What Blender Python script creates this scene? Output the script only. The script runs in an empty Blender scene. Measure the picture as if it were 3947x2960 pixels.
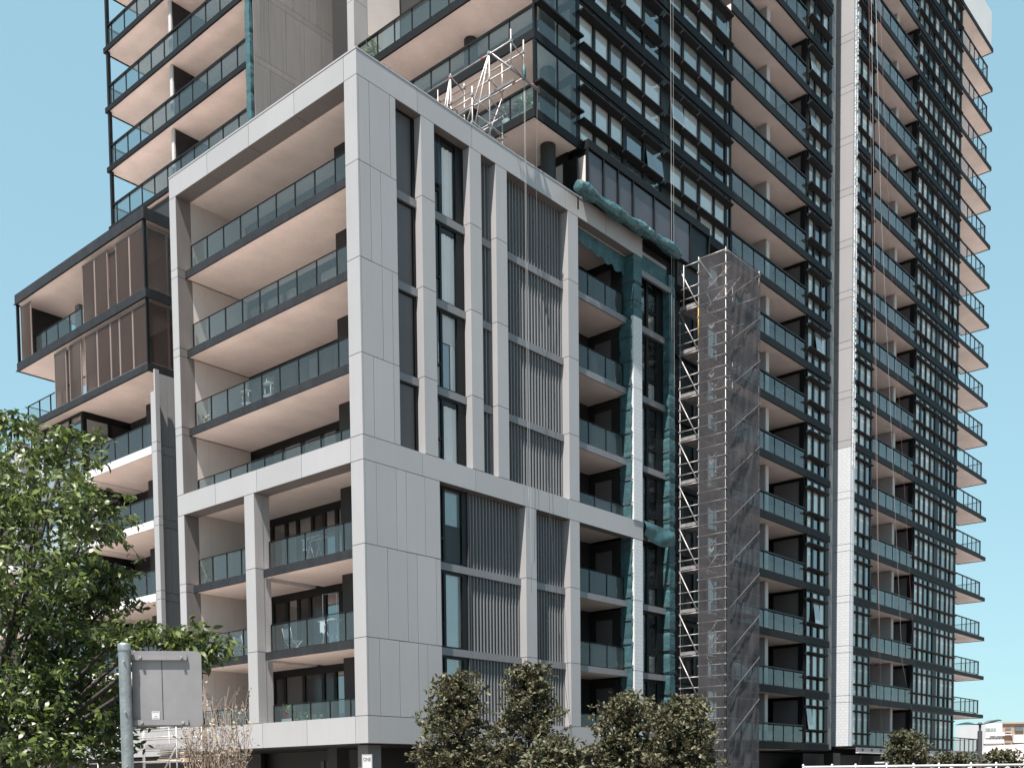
import bpy, math, random
import numpy as np
from mathutils import Vector, Matrix, noise
random.seed(7)
rng = np.random.default_rng(7)
S = bpy.context.scene
COL = S.collection

# ------------------------------------------------------------------ camera
CAM_C = Vector((-24.1025, -27.4622, 1.5043))
F = Vector((0.75251179, 0.65608128, -0.05730063)); R = Vector((0.65669196, -0.75409169, -0.01006957)); U = Vector((0.04981638, 0.03005139, 0.99830619))
cd = bpy.data.cameras.new('camera'); cam = bpy.data.objects.new('camera', cd); COL.objects.link(cam)
M = Matrix(((R.x, U.x, -F.x, CAM_C.x), (R.y, U.y, -F.y, CAM_C.y), (R.z, U.z, -F.z, CAM_C.z), (0, 0, 0, 1)))
cam.matrix_world = M
cd.sensor_fit = 'HORIZONTAL'; cd.sensor_width = 36; cd.lens = 4085.28 / 3947 * 36
cd.shift_x = (3947 / 2 - 1973.65) / 3947
cd.shift_y = (3251.79 * .9988 - 2956.4 / 2) / 3947
cd.clip_start = .1; cd.clip_end = 4000
S.camera = cam

# ------------------------------------------------------------------ sky, sun, exposure
SUN = Vector((-1, -.31, 2.35)).normalized()
elev = math.asin(SUN.z); rot = math.atan2(SUN.x, SUN.y)
w = bpy.data.worlds.new('World'); S.world = w; w.use_nodes = True
nt = w.node_tree; nt.nodes.clear()
sky = nt.nodes.new('ShaderNodeTexSky'); sky.sky_type = 'NISHITA'; sky.sun_disc = False
sky.sun_elevation = elev; sky.sun_rotation = rot; sky.air_density = 1.0; sky.dust_density = .4; sky.ozone_density = 1.0
hsv = nt.nodes.new('ShaderNodeMix'); hsv.data_type = 'RGBA'; hsv.blend_type = 'MULTIPLY'; hsv.inputs[0].default_value = 1.0
hsv.inputs[7].default_value = (1.42, 2.10, 2.24, 1)
bg = nt.nodes.new('ShaderNodeBackground'); bg.inputs[1].default_value = .091
out = nt.nodes.new('ShaderNodeOutputWorld')
gm = nt.nodes.new('ShaderNodeGamma'); gm.inputs[1].default_value = .30; nt.links.new(sky.outputs[0], gm.inputs[0]); nt.links.new(gm.outputs[0], hsv.inputs[6]); nt.links.new(hsv.outputs[2], bg.inputs[0]); nt.links.new(bg.outputs[0], out.inputs[0])
sl = bpy.data.lights.new('sun', 'SUN'); sl.energy = 5.0; sl.angle = math.radians(.53); sl.color = (1, .93, .87)
so = bpy.data.objects.new('sun', sl); COL.objects.link(so); so.rotation_euler = (-SUN).to_track_quat('-Z', 'Y').to_euler(); so.location = (-60, -20, 90)
S.view_settings.view_transform = 'Standard'; S.view_settings.look = 'None'; S.view_settings.gamma = 1
S.view_settings.exposure = 1.4; S.view_settings.use_curve_mapping = False
S.cycles.max_bounces = 8; S.cycles.diffuse_bounces = 3; S.cycles.glossy_bounces = 3; S.cycles.transmission_bounces = 4; S.cycles.transparent_max_bounces = 16
S.cycles.caustics_reflective = False; S.cycles.caustics_refractive = False

# ------------------------------------------------------------------ materials
MATS = {}
def mat(name, col, rough=.6, metal=0, spec=.5, var=.06, vscale=.6, bump=0, bscale=8, objvar=0, streak=0, coat=0, speck=0):
    m = bpy.data.materials.new(name); m.use_nodes = True; n = m.node_tree; L = n.links
    p = n.nodes['Principled BSDF']; p.inputs['Roughness'].default_value = rough; p.inputs['Metallic'].default_value = metal
    p.inputs['Specular IOR Level'].default_value = spec; p.inputs['Coat Weight'].default_value = coat; p.inputs['Coat Roughness'].default_value = .05
    g = n.nodes.new('ShaderNodeNewGeometry')
    t = n.nodes.new('ShaderNodeTexNoise'); t.inputs['Scale'].default_value = vscale; t.inputs['Detail'].default_value = 6; t.inputs['Roughness'].default_value = .6
    L.new(g.outputs['Position'], t.inputs['Vector'])
    mr = n.nodes.new('ShaderNodeMapRange'); mr.inputs[1].default_value = .3; mr.inputs[2].default_value = .7; mr.inputs[3].default_value = 1 - var; mr.inputs[4].default_value = 1 + var
    L.new(t.outputs[0], mr.inputs[0]); cur = mr.outputs[0]
    def mul(a, b):
        x = n.nodes.new('ShaderNodeMath'); x.operation = 'MULTIPLY'; L.new(a, x.inputs[0]); L.new(b, x.inputs[1]); return x.outputs[0]
    if streak:
        mp = n.nodes.new('ShaderNodeMapping'); mp.inputs['Scale'].default_value = (5, 5, .25); L.new(g.outputs['Position'], mp.inputs[0])
        t2 = n.nodes.new('ShaderNodeTexNoise'); t2.inputs['Scale'].default_value = 1.6; t2.inputs['Detail'].default_value = 5; L.new(mp.outputs[0], t2.inputs['Vector'])
        m2 = n.nodes.new('ShaderNodeMapRange'); m2.inputs[1].default_value = .45; m2.inputs[2].default_value = .75; m2.inputs[3].default_value = 1; m2.inputs[4].default_value = 1 - streak
        L.new(t2.outputs[0], m2.inputs[0]); cur = mul(cur, m2.outputs[0])
    if objvar:
        oi = n.nodes.new('ShaderNodeObjectInfo'); m3 = n.nodes.new('ShaderNodeMapRange'); m3.inputs[3].default_value = 1 - objvar; m3.inputs[4].default_value = 1 + objvar
        L.new(oi.outputs['Random'], m3.inputs[0]); cur = mul(cur, m3.outputs[0])
    mx = n.nodes.new('ShaderNodeVectorMath'); mx.operation = 'SCALE'; mx.inputs[0].default_value = col[:3]; L.new(cur, mx.inputs['Scale'])
    L.new(mx.outputs[0], p.inputs['Base Color'])
    if bump:
        t3 = n.nodes.new('ShaderNodeTexNoise'); t3.inputs['Scale'].default_value = bscale; t3.inputs['Detail'].default_value = 4; L.new(g.outputs['Position'], t3.inputs['Vector'])
        b = n.nodes.new('ShaderNodeBump'); b.inputs['Strength'].default_value = bump; b.inputs['Distance'].default_value = .05; L.new(t3.outputs[0], b.inputs['Height']); L.new(b.outputs[0], p.inputs['Normal'])
    if name.startswith('pane_') and 'dim' not in name: p.inputs['IOR'].default_value = 2.3
    MATS[name] = m; return m
def glass(name, tint, diff, dfac, rough=.03, ior=1.5, boost=1.0):
    """clear pane: tinted see-through, dusty diffuse share, mirror reflection by Fresnel"""
    m = bpy.data.materials.new(name); m.use_nodes = True; n = m.node_tree; L = n.links; n.nodes.clear()
    o = n.nodes.new('ShaderNodeOutputMaterial'); tr = n.nodes.new('ShaderNodeBsdfTransparent'); tr.inputs[0].default_value = (*tint, 1)
    d = n.nodes.new('ShaderNodeBsdfDiffuse'); d.inputs[0].default_value = (*diff, 1)
    m1 = n.nodes.new('ShaderNodeMixShader'); m1.inputs[0].default_value = dfac; L.new(tr.outputs[0], m1.inputs[1]); L.new(d.outputs[0], m1.inputs[2])
    gl = n.nodes.new('ShaderNodeBsdfGlossy'); gl.inputs['Roughness'].default_value = rough
    fr = n.nodes.new('ShaderNodeFresnel'); fr.inputs[0].default_value = ior
    mm = n.nodes.new('ShaderNodeMath'); mm.operation = 'MULTIPLY'; mm.use_clamp = True; mm.inputs[1].default_value = boost
    ge = n.nodes.new('ShaderNodeNewGeometry'); iv = n.nodes.new('ShaderNodeMath'); iv.operation = 'SUBTRACT'; iv.inputs[0].default_value = 1; L.new(ge.outputs['Backfacing'], iv.inputs[1])
    f2 = n.nodes.new('ShaderNodeMath'); f2.operation = 'MULTIPLY'; L.new(fr.outputs[0], f2.inputs[0]); L.new(iv.outputs[0], f2.inputs[1]); L.new(f2.outputs[0], mm.inputs[0])
    m2 = n.nodes.new('ShaderNodeMixShader'); L.new(mm.outputs[0], m2.inputs[0]); L.new(m1.outputs[0], m2.inputs[1]); L.new(gl.outputs[0], m2.inputs[2]); L.new(m2.outputs[0], o.inputs[0])
    MATS[name] = m; return m
def leafmat(name, top, back, trans=.3, rough=.35, var=.35):
    m = bpy.data.materials.new(name); m.use_nodes = True; n = m.node_tree; L = n.links
    p = n.nodes['Principled BSDF']; p.inputs['Roughness'].default_value = rough
    g = n.nodes.new('ShaderNodeNewGeometry'); t = n.nodes.new('ShaderNodeTexNoise'); t.inputs['Scale'].default_value = 2.2; t.inputs['Detail'].default_value = 4; L.new(g.outputs['Position'], t.inputs['Vector'])
    mix = n.nodes.new('ShaderNodeMix'); mix.data_type = 'RGBA'; L.new(g.outputs['Backfacing'], mix.inputs[0]); mix.inputs[6].default_value = (*top, 1); mix.inputs[7].default_value = (*back, 1)
    ri = n.nodes.new('ShaderNodeMapRange'); ri.inputs[3].default_value = 1 - var; ri.inputs[4].default_value = 1 + var; L.new(g.outputs['Random Per Island'], ri.inputs[0])
    mr = n.nodes.new('ShaderNodeMapRange'); mr.inputs[1].default_value = .3; mr.inputs[2].default_value = .7; mr.inputs[3].default_value = .75; mr.inputs[4].default_value = 1.3; L.new(t.outputs[0], mr.inputs[0])
    mu = n.nodes.new('ShaderNodeMath'); mu.operation = 'MULTIPLY'; L.new(ri.outputs[0], mu.inputs[0]); L.new(mr.outputs[0], mu.inputs[1])
    sc = n.nodes.new('ShaderNodeVectorMath'); sc.operation = 'SCALE'; L.new(mix.outputs[2], sc.inputs[0]); L.new(mu.outputs[0], sc.inputs['Scale']); L.new(sc.outputs[0], p.inputs['Base Color'])
    tl = n.nodes.new('ShaderNodeBsdfTranslucent'); L.new(sc.outputs[0], tl.inputs[0])
    ms = n.nodes.new('ShaderNodeMixShader'); ms.inputs[0].default_value = trans; L.new(p.outputs[0], ms.inputs[1]); L.new(tl.outputs[0], ms.inputs[2]); L.new(ms.outputs[0], n.nodes['Material Output'].inputs[0])
    MATS[name] = m; return m

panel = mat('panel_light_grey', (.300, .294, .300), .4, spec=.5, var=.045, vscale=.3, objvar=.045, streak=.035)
panel_side = mat('panel_warm_grey_shade', (.15, .137, .134), .5, var=.05, vscale=.5, objvar=.03, streak=.12)  # darker panel tone, also the painted shade on beam undersides and reveals
panel_mauve = mat('panel_tower_grey', (.215, .195, .185), .5, var=.06, vscale=.5, objvar=.06, streak=.15)
cream = mat('balcony_side_wall', (.52, .475, .45), .75, var=.05, vscale=.8)
soffit = mat('soffit_paint', (.78, .675, .63), .8, var=.13, vscale=.45, bump=.1, bscale=3, streak=.06)
soffit_w = mat('soffit_grey_paint', (.62, .54, .515), .8, var=.08, vscale=.45)
fascia = mat('fascia_steel', (.022, .0235, .027), .6, spec=.18, var=.2, vscale=1.5, streak=.35, objvar=.06)
fascia_t = mat('tower_fascia', (.0085, .0095, .011), .6, spec=.15, var=.18, vscale=1.2, streak=.3, objvar=.08)
frame = mat('dark_frame', (.004, .0045, .005), .45, spec=.25, var=.1)
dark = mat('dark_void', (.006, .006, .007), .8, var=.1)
black_wall = mat('dark_wall_panel', (.011, .0105, .011), .6, var=.15)
bar = mat('spandrel_grey', (.15, .15, .16), .45, var=.08, streak=.12)
corr = mat('corrugated_grey', (.148, .151, .158), .42, metal=.0, var=.06, objvar=.04)
corr_d = mat('blank_panel_grey', (.065, .062, .066), .4, var=.08, vscale=.8)
skirt = mat('skirt_panel', (.055, .05, .06), .35, var=.25, vscale=.5, objvar=.12)
white = mat('white_paint', (.55, .55, .555), .6, var=.04, streak=.06)
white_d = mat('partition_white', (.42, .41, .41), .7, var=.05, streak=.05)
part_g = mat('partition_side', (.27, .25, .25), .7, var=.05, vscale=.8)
concrete = mat('concrete', (.12, .115, .115), .8, var=.12, vscale=1.2, bump=.2)
ground_m = mat('paving', (.235, .21, .192), .9, var=.12, vscale=.15, bump=.3)
road_m = mat('asphalt', (.055, .055, .057), .9, var=.2, vscale=2, bump=.4, bscale=40)
louvre = mat('louvre_bronze', (.16, .122, .11), .45, var=.08, objvar=.05)
louvre_f = mat('louvre_frame_bronze', (.21, .16, .145), .45, var=.06)
teal = mat('teal_shadecloth', (.026, .076, .088), .6, var=.35, vscale=3, bump=.3, bscale=9)
teal_l = mat('teal_shadecloth_pale', (.032, .086, .098), .5, var=.35, vscale=3, bump=.3, bscale=9)
galv = mat('galvanised_tube', (.30, .285, .28), .45, metal=.35, var=.25, vscale=5, objvar=.1)
galv2 = mat('galvanised_post', (.24, .265, .275), .42, metal=.6, var=.2, vscale=18, bump=.1, bscale=60)
alum = mat('sign_back_aluminium', (.215, .21, .218), .45, metal=.35, var=.1, vscale=6, streak=.06)
plank = mat('scaffold_deck', (.24, .23, .23), .6, metal=.3, var=.3, vscale=6)
yellow = mat('yellow_tube', (.62, .36, .05), .5)
redm = mat('red_tag', (.55, .05, .04), .5)
plastic = mat('white_plastic', (.46, .46, .47), .4, var=.03)
cloth_m = mat('white_cloth', (.6, .6, .61), .8, var=.05)
grey_cloth = mat('grey_cloth', (.2, .2, .21), .9, var=.1)
terra = mat('terracotta', (.42, .13, .07), .7, var=.1)
redp = mat('red_plastic', (.5, .02, .03), .4)
wood = mat('pale_timber', (.55, .38, .24), .6, var=.15, vscale=6)
bark = mat('bark', (.03, .024, .02), .9, var=.3, vscale=12, bump=.5, bscale=30)
twig = mat('pale_twig', (.26, .19, .15), .8, var=.2, vscale=12)
rope_w = mat('white_rope', (.30, .30, .30), .8)
rope_r = mat('red_rope', (.22, .09, .08), .8)
rope_d = mat('dark_rope', (.05, .05, .05), .8)
lampm = mat('lamp_pole_grey', (.055, .055, .065), .6, metal=.0, spec=.2, var=.04)
acrylic = glass('lamp_wing', (.45, .50, .50), (.10, .12, .12), .45)
brick_f = mat('far_brick', (.34, .22, .165), .9, var=.06)
white_f = mat('far_white', (.6, .6, .6), .8, var=.03)
roof_f = mat('far_roof', (.30, .27, .26), .85, var=.08)
black_ink = mat('black_print', (.01, .01, .01), .6)
foilw = mat('foil_edge', (.38, .44, .48), .3, metal=.5, var=.15, vscale=4, bump=.8, bscale=18)
glass_b = glass('balustrade_glass', (.74, .82, .84), (.15, .17, .175), .12, rough=.03, boost=1.25)
glass_c = glass('clear_glass', (.95, .955, .955), (.1, .11, .115), .03, rough=.02, boost=.8)
glass_t = glass('tower_balustrade_glass', (.74, .82, .84), (.14, .165, .17), .14, rough=.03, boost=1.5)
pane_light = mat('pane_with_pale_blind', (.34, .36, .355), .07, spec=.9, var=.08, vscale=.9, objvar=.14)
pane_mid = mat('pane_with_grey_blind', (.165, .18, .18), .06, spec=.9, var=.2, vscale=.7, objvar=.18)
pane_dark = mat('pane_dark_room', (.022, .029, .032), .05, spec=.9, var=.4, vscale=.7, objvar=.3)
pane_room = mat('pane_dim_room', (.03, .027, .027), .12, spec=.4, var=.25, vscale=.8, objvar=.4)
pane_wall = mat('dim_wall_panel', (.10, .093, .095), .6, spec=.3, var=.1, vscale=.6, objvar=.15)
curtain_m = mat('sheer_curtain', (.82, .81, .81), .9, var=.05)
leaf_a = leafmat('leaf_bright_green', (.085, .115, .022), (.075, .10, .034), .32, .42)
leaf_b = leafmat('leaf_olive_glossy', (.056, .060, .026), (.10, .082, .045), .15, .6)
leaf_c = leafmat('leaf_pot_plant', (.12, .20, .05), (.12, .18, .06), .3, .4)
leaf_d = leafmat('leaf_dry', (.26, .22, .15), (.22, .18, .13), .2, .6)
# board with faint printed grid (building wrap)
def board_mat():
    m = mat('printed_building_board', (.6, .62, .64), .5, var=.05, vscale=1.5); n = m.node_tree; L = n.links; p = n.nodes['Principled BSDF']
    g = n.nodes.new('ShaderNodeNewGeometry'); br = n.nodes.new('ShaderNodeTexBrick'); br.inputs['Scale'].default_value = 1.0
    cx = n.nodes.new('ShaderNodeSeparateXYZ'); L.new(g.outputs['Position'], cx.inputs[0]); ad = n.nodes.new('ShaderNodeMath'); L.new(cx.outputs[0], ad.inputs[0]); L.new(cx.outputs[1], ad.inputs[1])
    cb = n.nodes.new('ShaderNodeCombineXYZ'); L.new(ad.outputs[0], cb.inputs[0]); L.new(cx.outputs[2], cb.inputs[1]); L.new(cb.outputs[0], br.inputs['Vector'])
    br.inputs['Color1'].default_value = (.50, .51, .53, 1); br.inputs['Color2'].default_value = (.47, .485, .51, 1); br.inputs['Mortar'].default_value = (.36, .38, .41, 1)
    br.inputs['Mortar Size'].default_value = .012; br.inputs['Brick Width'].default_value = .31; br.inputs['Row Height'].default_value = .17; br.offset = .35
    L.new(br.outputs[0], p.inputs['Base Color']); return m
board = board_mat()
def net_mat(lo=.46, hi=.64):
    m = bpy.data.materials.new('shade_net'); m.use_nodes = True; n = m.node_tree; L = n.links; n.nodes.clear()
    o = n.nodes.new('ShaderNodeOutputMaterial'); tr = n.nodes.new('ShaderNodeBsdfTransparent'); d = n.nodes.new('ShaderNodeBsdfDiffuse'); d.inputs[0].default_value = (.074, .072, .078, 1)
    g = n.nodes.new('ShaderNodeNewGeometry'); t = n.nodes.new('ShaderNodeTexNoise'); t.inputs['Scale'].default_value = 1.1; t.inputs['Detail'].default_value = 5; L.new(g.outputs['Position'], t.inputs['Vector'])
    mr = n.nodes.new('ShaderNodeMapRange'); mr.inputs[1].default_value = .35; mr.inputs[2].default_value = .7; mr.inputs[3].default_value = lo; mr.inputs[4].default_value = hi; L.new(t.outputs[0], mr.inputs[0])
    x = n.nodes.new('ShaderNodeMixShader'); L.new(mr.outputs[0], x.inputs[0]); L.new(tr.outputs[0], x.inputs[1]); L.new(d.outputs[0], x.inputs[2]); L.new(x.outputs[0], o.inputs[0]); return m
net = net_mat(); net_b = net_mat(.68, .86)

# ------------------------------------------------------------------ mesh helpers
WL = {}
BOXC = {}
def reg(o, loc, parent=None):
    COL.objects.link(o); WL[o.name] = Vector(loc)
    if parent is not None: o.parent = parent; o.location = Vector(loc) - WL[parent.name]
    else: o.location = loc
    return o
def tag(o, label=None, cat=None, group=None, kind=None):
    if label: o['label'] = label
    if cat: o['category'] = cat
    if group: o['group'] = group
    if kind: o['kind'] = kind
    return o
def empty(name, loc, label, cat, group=None):
    o = bpy.data.objects.new(name, None); o.empty_display_size = .2
    return tag(reg(o, loc), label, cat, group)
CUBE_F = [(0, 1, 3, 2), (4, 6, 7, 5), (0, 4, 5, 1), (2, 3, 7, 6), (0, 2, 6, 4), (1, 5, 7, 3)]
def box(name, m, x, y, z, parent=None, stuff=False):
    dx, dy, dz = [round(abs(b[1] - b[0]), 3) for b in (x, y, z)]
    key = (dx, dy, dz, m.name)
    me = BOXC.get(key)
    if me is None:
        me = bpy.data.meshes.new(name)
        v = [(sx * dx / 2, sy * dy / 2, sz * dz / 2) for sx in (-1, 1) for sy in (-1, 1) for sz in (-1, 1)]
        me.from_pydata(v, [], CUBE_F); me.materials.append(m); BOXC[key] = me
    return reg(bpy.data.objects.new(name, me), ((x[0] + x[1]) / 2, (y[0] + y[1]) / 2, (z[0] + z[1]) / 2), parent)
class MB:
    def __init__(s): s.v = []; s.f = []; s.m = []; s.sm = []
    def box(s, x, y, z, mi=0):
        n = len(s.v); s.v += [(a, b, c) for a in x for b in y for c in z]
        s.f += [tuple(n + i for i in q) for q in CUBE_F]; s.m += [mi] * 6; s.sm += [0] * 6
    def boxr(s, c, d, ax, mi=0):
        """box centred c, dims d, axes ax (3 vectors)"""
        n = len(s.v); c = Vector(c)
        for a in (-.5, .5):
            for b in (-.5, .5):
                for e in (-.5, .5): s.v.append(tuple(c + ax[0] * a * d[0] + ax[1] * b * d[1] + ax[2] * e * d[2]))
        s.f += [tuple(n + i for i in q) for q in CUBE_F]; s.m += [mi] * 6; s.sm += [0] * 6
    def tube(s, pts, r, n=6, mi=0, cap=True):
        pts = [Vector(p) for p in pts]; rs = r if isinstance(r, (list, tuple)) else [r] * len(pts); b0 = len(s.v)
        for i, p in enumerate(pts):
            d = (pts[min(i + 1, len(pts) - 1)] - pts[max(i - 1, 0)]).normalized()
            u = d.cross(Vector((0, 0, 1)) if abs(d.z) < .9 else Vector((1, 0, 0))).normalized(); w_ = d.cross(u)
            for k in range(n):
                a = 2 * math.pi * k / n; s.v.append(tuple(p + (u * math.cos(a) + w_ * math.sin(a)) * rs[i]))
        for i in range(len(pts) - 1):
            for k in range(n):
                a = b0 + i * n + k; b = b0 + i * n + (k + 1) % n; s.f.append((a, a + n, b + n, b)); s.m.append(mi); s.sm.append(1)
        if cap:
            s.f.append(tuple(b0 + k for k in range(n))); s.f.append(tuple(b0 + (len(pts) - 1) * n + k for k in reversed(range(n)))); s.m += [mi] * 2; s.sm += [0, 0]
    def grid(s, P, mi=0, smooth=1, close=False):
        h = len(P); w_ = len(P[0]); n = len(s.v)
        for row in P: s.v += [tuple(p) for p in row]
        for i in range(h - 1):
            for j in range(w_ - (0 if close else 1)):
                k = (j + 1) % w_; s.f.append((n + i * w_ + j, n + i * w_ + k, n + (i + 1) * w_ + k, n + (i + 1) * w_ + j)); s.m.append(mi); s.sm.append(smooth)
    def lathe(s, c, prof, n=16, mi=0):
        P = [[(c[0] + r * math.cos(2 * math.pi * k / n), c[1] + r * math.sin(2 * math.pi * k / n), c[2] + z) for k in range(n)] for r, z in prof]
        s.grid(P, mi, 1, True)
    def build(s, name, mats, parent=None, loc=None):
        if not isinstance(mats, (list, tuple)): mats = [mats]
        if loc is None: 
            a = np.array(s.v); loc = (a.min(0) + a.max(0)) / 2; 
            if parent is None: loc[2] = a[:, 2].min()
            loc = tuple(float(q) for q in loc)
        me = bpy.data.meshes.new(name); me.from_pydata([(v[0] - loc[0], v[1] - loc[1], v[2] - loc[2]) for v in s.v], [], s.f)
        for m_ in mats: me.materials.append(m_)
        me.polygons.foreach_set('material_index', s.m); me.polygons.foreach_set('use_smooth', [bool(q) for q in s.sm])
        return reg(bpy.data.objects.new(name, me), loc, parent)
def place(mesh, name, loc, parent): return reg(bpy.data.objects.new(name, mesh), loc, parent)

# ------------------------------------------------------------------ ground
g = MB(); g.grid([[(-900, -900, 0), (2500, -900, 0)], [(-900, 2500, 0), (2500, 2500, 0)]], 0, 0)
tag(g.build('ground', ground_m, loc=(0, 0, 0)), kind='structure')
def strip(name, m, a, b, wd, z, kind='structure'):
    a = Vector(a); b = Vector(b); d = (b - a).normalized(); nrm = Vector((-d.y, d.x)) * wd / 2
    q = MB(); q.grid([[(*(a - nrm), z), (*(a + nrm), z)], [(*(b - nrm), z), (*(b + nrm), z)]], 0, 0); return tag(q.build(name, m), kind=kind)
garden = mat('garden_soil', (.045, .043, .036), .95, var=.3, vscale=3)
warm_pave = mat('warm_paving', (.30, .262, .232), .9, var=.1, vscale=.5)
strip('garden_bed', garden, (-2, -6.8), (70, -6.8), 13.2, .008)
strip('footpath', warm_pave, (-6.0, -13.0), (-6.0, 60), 8.2, .012)
strip('road', road_m, (-60, -17.5), (140, -17.5), 8, .004)
strip('side_road', road_m, (-14, -13.5), (-14, 120), 7, .004)
for n_, yy in (('kerb', -13.4), ('kerb', -21.6)):
    q = MB(); q.box((-10, 140) if yy > -15 else (-60, 140), (yy - .08, yy + .08), (0, .13)); tag(q.build(n_, concrete), kind='structure')

# ------------------------------------------------------------------ shared building routines
GL = .012
def glass_run(parent, axis, c, pts, zb, zt, gm, rail_m, rail_r=.035, rail_z=None, posts_extra=(), bottom=True, stuff=None, name='glass_panel', post_w=.03, railname='balustrade_rail', thick=None):
    """posts at pts along axis ('x' at y=c or 'y' at x=c): one rail mesh + one glass panel between each two posts"""
    pts = sorted(pts); r = MB(); hz = rail_z or zt; th = thick or rail_r
    def bx(a0, a1, c0, c1, z0, z1):
        if axis == 'x': r.box((a0, a1), (c0, c1), (z0, z1))
        else: r.box((c0, c1), (a0, a1), (z0, z1))
    bx(pts[0], pts[-1], c - rail_r, c + rail_r, hz, hz + th * 1.3)
    for p in list(pts) + list(posts_extra): bx(p - post_w / 2, p + post_w / 2, c - .03, c + .03, zb - .03, hz - .001)
    if bottom: bx(pts[0] + .02, pts[-1] - .02, c - .02, c + .02, zb - .028, zb + .012)
    ro = r.build(railname, rail_m, parent)
    for a, b in zip(pts[:-1], pts[1:]):
        a2, b2 = a + post_w / 2 + .008, b - post_w / 2 - .008
        if b2 - a2 < .08: continue
        if stuff is not None:
            if axis == 'x': stuff.box((a2, b2), (c - GL / 2, c + GL / 2), (zb + .02, zt - .02))
            else: stuff.box((c - GL / 2, c + GL / 2), (a2, b2), (zb + .02, zt - .02))
        elif axis == 'x': box(name, gm, (a2, b2), (c - GL / 2, c + GL / 2), (zb + .02, zt - .02), parent)
        else: box(name, gm, (c - GL / 2, c + GL / 2), (a2, b2), (zb + .02, zt - .02), parent)
def slab(parent, x, y, z0, z1, faces, sm, fm, lip=.06, name='balcony'):
    """floor slab: paint-finish soffit, steel fascia on the faces named ('-x','-y','+x','+y')"""
    q = MB(); xx = list(x); yy = list(y)
    ix0, ix1 = x[0] + (lip if '-x' in faces else 0), x[1] - (lip if '+x' in faces else 0)
    iy0, iy1 = y[0] + (lip if '-y' in faces else 0), y[1] - (lip if '+y' in faces else 0)
    q.box((ix0, ix1), (iy0, iy1), (z0 + .03, z1 - .01), 0)
    if '-x' in faces: q.box((x[0], x[0] + lip), (y[0], y[1]), (z0, z1), 1)
    if '+x' in faces: q.box((x[1] - lip, x[1]), (y[0], y[1]), (z0, z1), 1)
    if '-y' in faces: q.box((ix0, ix1), (y[0], y[0] + lip), (z0, z1), 1)
    if '+y' in faces: q.box((ix0, ix1), (y[1] - lip, y[1]), (z0, z1), 1)
    return q.build(name, [sm, fm], parent)
def door_wall(parent, axis, c, a0, a1, z0, z1, seed, out=-1, name='sliding_door'):
    """dark glazed wall at coordinate c, spanning a0..a1; one frame mesh with its panes as sub-parts"""
    rr = random.Random(seed); q = MB()
    def bx(m_, p0, p1, c0, c1, zz0, zz1, mi=0):
        if axis == 'x': m_.box((p0, p1), (c0, c1), (zz0, zz1), mi)
        else: m_.box((c0, c1), (p0, p1), (zz0, zz1), mi)
    cuts = [a0]; 
    while cuts[-1] < a1 - 1.3: cuts.append(cuts[-1] + rr.choice([.75, .95, 1.25]))
    cuts.append(a1)
    inn = out * -1
    bx(q, a0, a1, min(c, c + inn * .08), max(c, c + inn * .08), z1 - .3, z1)
    bx(q, a0, a1, min(c, c + inn * .08), max(c, c + inn * .08), z0, z0 + .08)
    for p in cuts: bx(q, max(a0, p - .09), min(a1, p + .09), min(c, c + inn * .1), max(c, c + inn * .1), z0 + .08, z1 - .3)
    fo = q.build(name, frame, parent)
    for a, b in zip(cuts[:-1], cuts[1:]):
        mm = rr.choices([pane_room, pane_wall, pane_dark, pane_mid], [5, 3, 5, 1])[0]
        zt = z1 - .3; cc = sorted((c + inn * .05, c + inn * .065))
        if axis == 'x': box('door_pane', mm, (a + .09, b - .09), cc, (z0 + .08, zt), fo)
        else: box('door_pane', mm, cc, (a + .09, b - .09), (z0 + .08, zt), fo)
    return fo

# ================================================================== PODIUM BLOCK
POD = empty('podium_building', (8, 6, 0), 'seven storey corner block clad in pale grey panels, deep balconies set behind its frame', 'building')
J = .010
LV = [24.8, 22.09, 18.99, 15.89, 13.21]; LL = [12.39, 9.61, 6.49, 3.84]
# dark inner cores the panels hang on
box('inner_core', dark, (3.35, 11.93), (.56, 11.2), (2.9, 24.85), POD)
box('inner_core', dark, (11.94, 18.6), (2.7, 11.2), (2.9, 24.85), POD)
box('roof_slab', concrete, (.05, 16.6), (.45, 11.3), (24.86, 25.1), POD)
# beams --------------------------------------------------------
def beam(z0, z1, yend, cap, xcuts=(0, 2.77, 5.54, 8.32, 11.12, 13.89, 16.66)):
    q = MB(); q.box((0, xcuts[1] - J), (0, .43), (z0 + J, z1 - J)); q.box((0, .66), (.43, .64 - J), (z0 + J, z1 - J)); q.build('beam_panel', panel, POD)
    for a, b in zip(xcuts[1:-1], xcuts[2:]): box('beam_panel', panel, (a + J, b - J), (0, .43), (z0 + J, z1 - J), POD)
    for a, b in zip((.64, 3.3, 5.98, 8.67), (3.3, 5.98, 8.67, 11.35)): box('beam_panel', panel, (0, .66), (a + J, b - J), (z0 + J, z1 - J), POD)
    q = MB(); q.box((.02, xcuts[-1] - .02), (.02, .40), (z0 + .02, z1 - .02)); q.box((.02, .63), (.40, 11.33), (z0 + .02, z1 - .02)); q.build('beam_core', dark, POD)
beam(24.80, 25.60, 0, 0); beam(12.39, 13.21, 0, 0); beam(2.9, 3.84, 0, 0)
for z0, ys_ in ((24.80, .66), (12.39, .66)):  # thin darker strips: shade of the beam undersides put into the colour
    for a, b in zip((.66, 3.3, 5.98, 8.67), (3.3, 5.98, 8.67, 10.9)): box('beam_underside_shade', panel_side, (.012, .655), (a + J, b - J), (z0 + .001, z0 + J - .001), POD)
    for a, b in zip((1.74, 5.54, 8.32, 11.94), (5.54, 8.32, 11.25, 15.9)): box('beam_underside_shade', panel_side, (a + J, b - J), (.012, .425), (z0 + .001, z0 + J - .001), POD)
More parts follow.
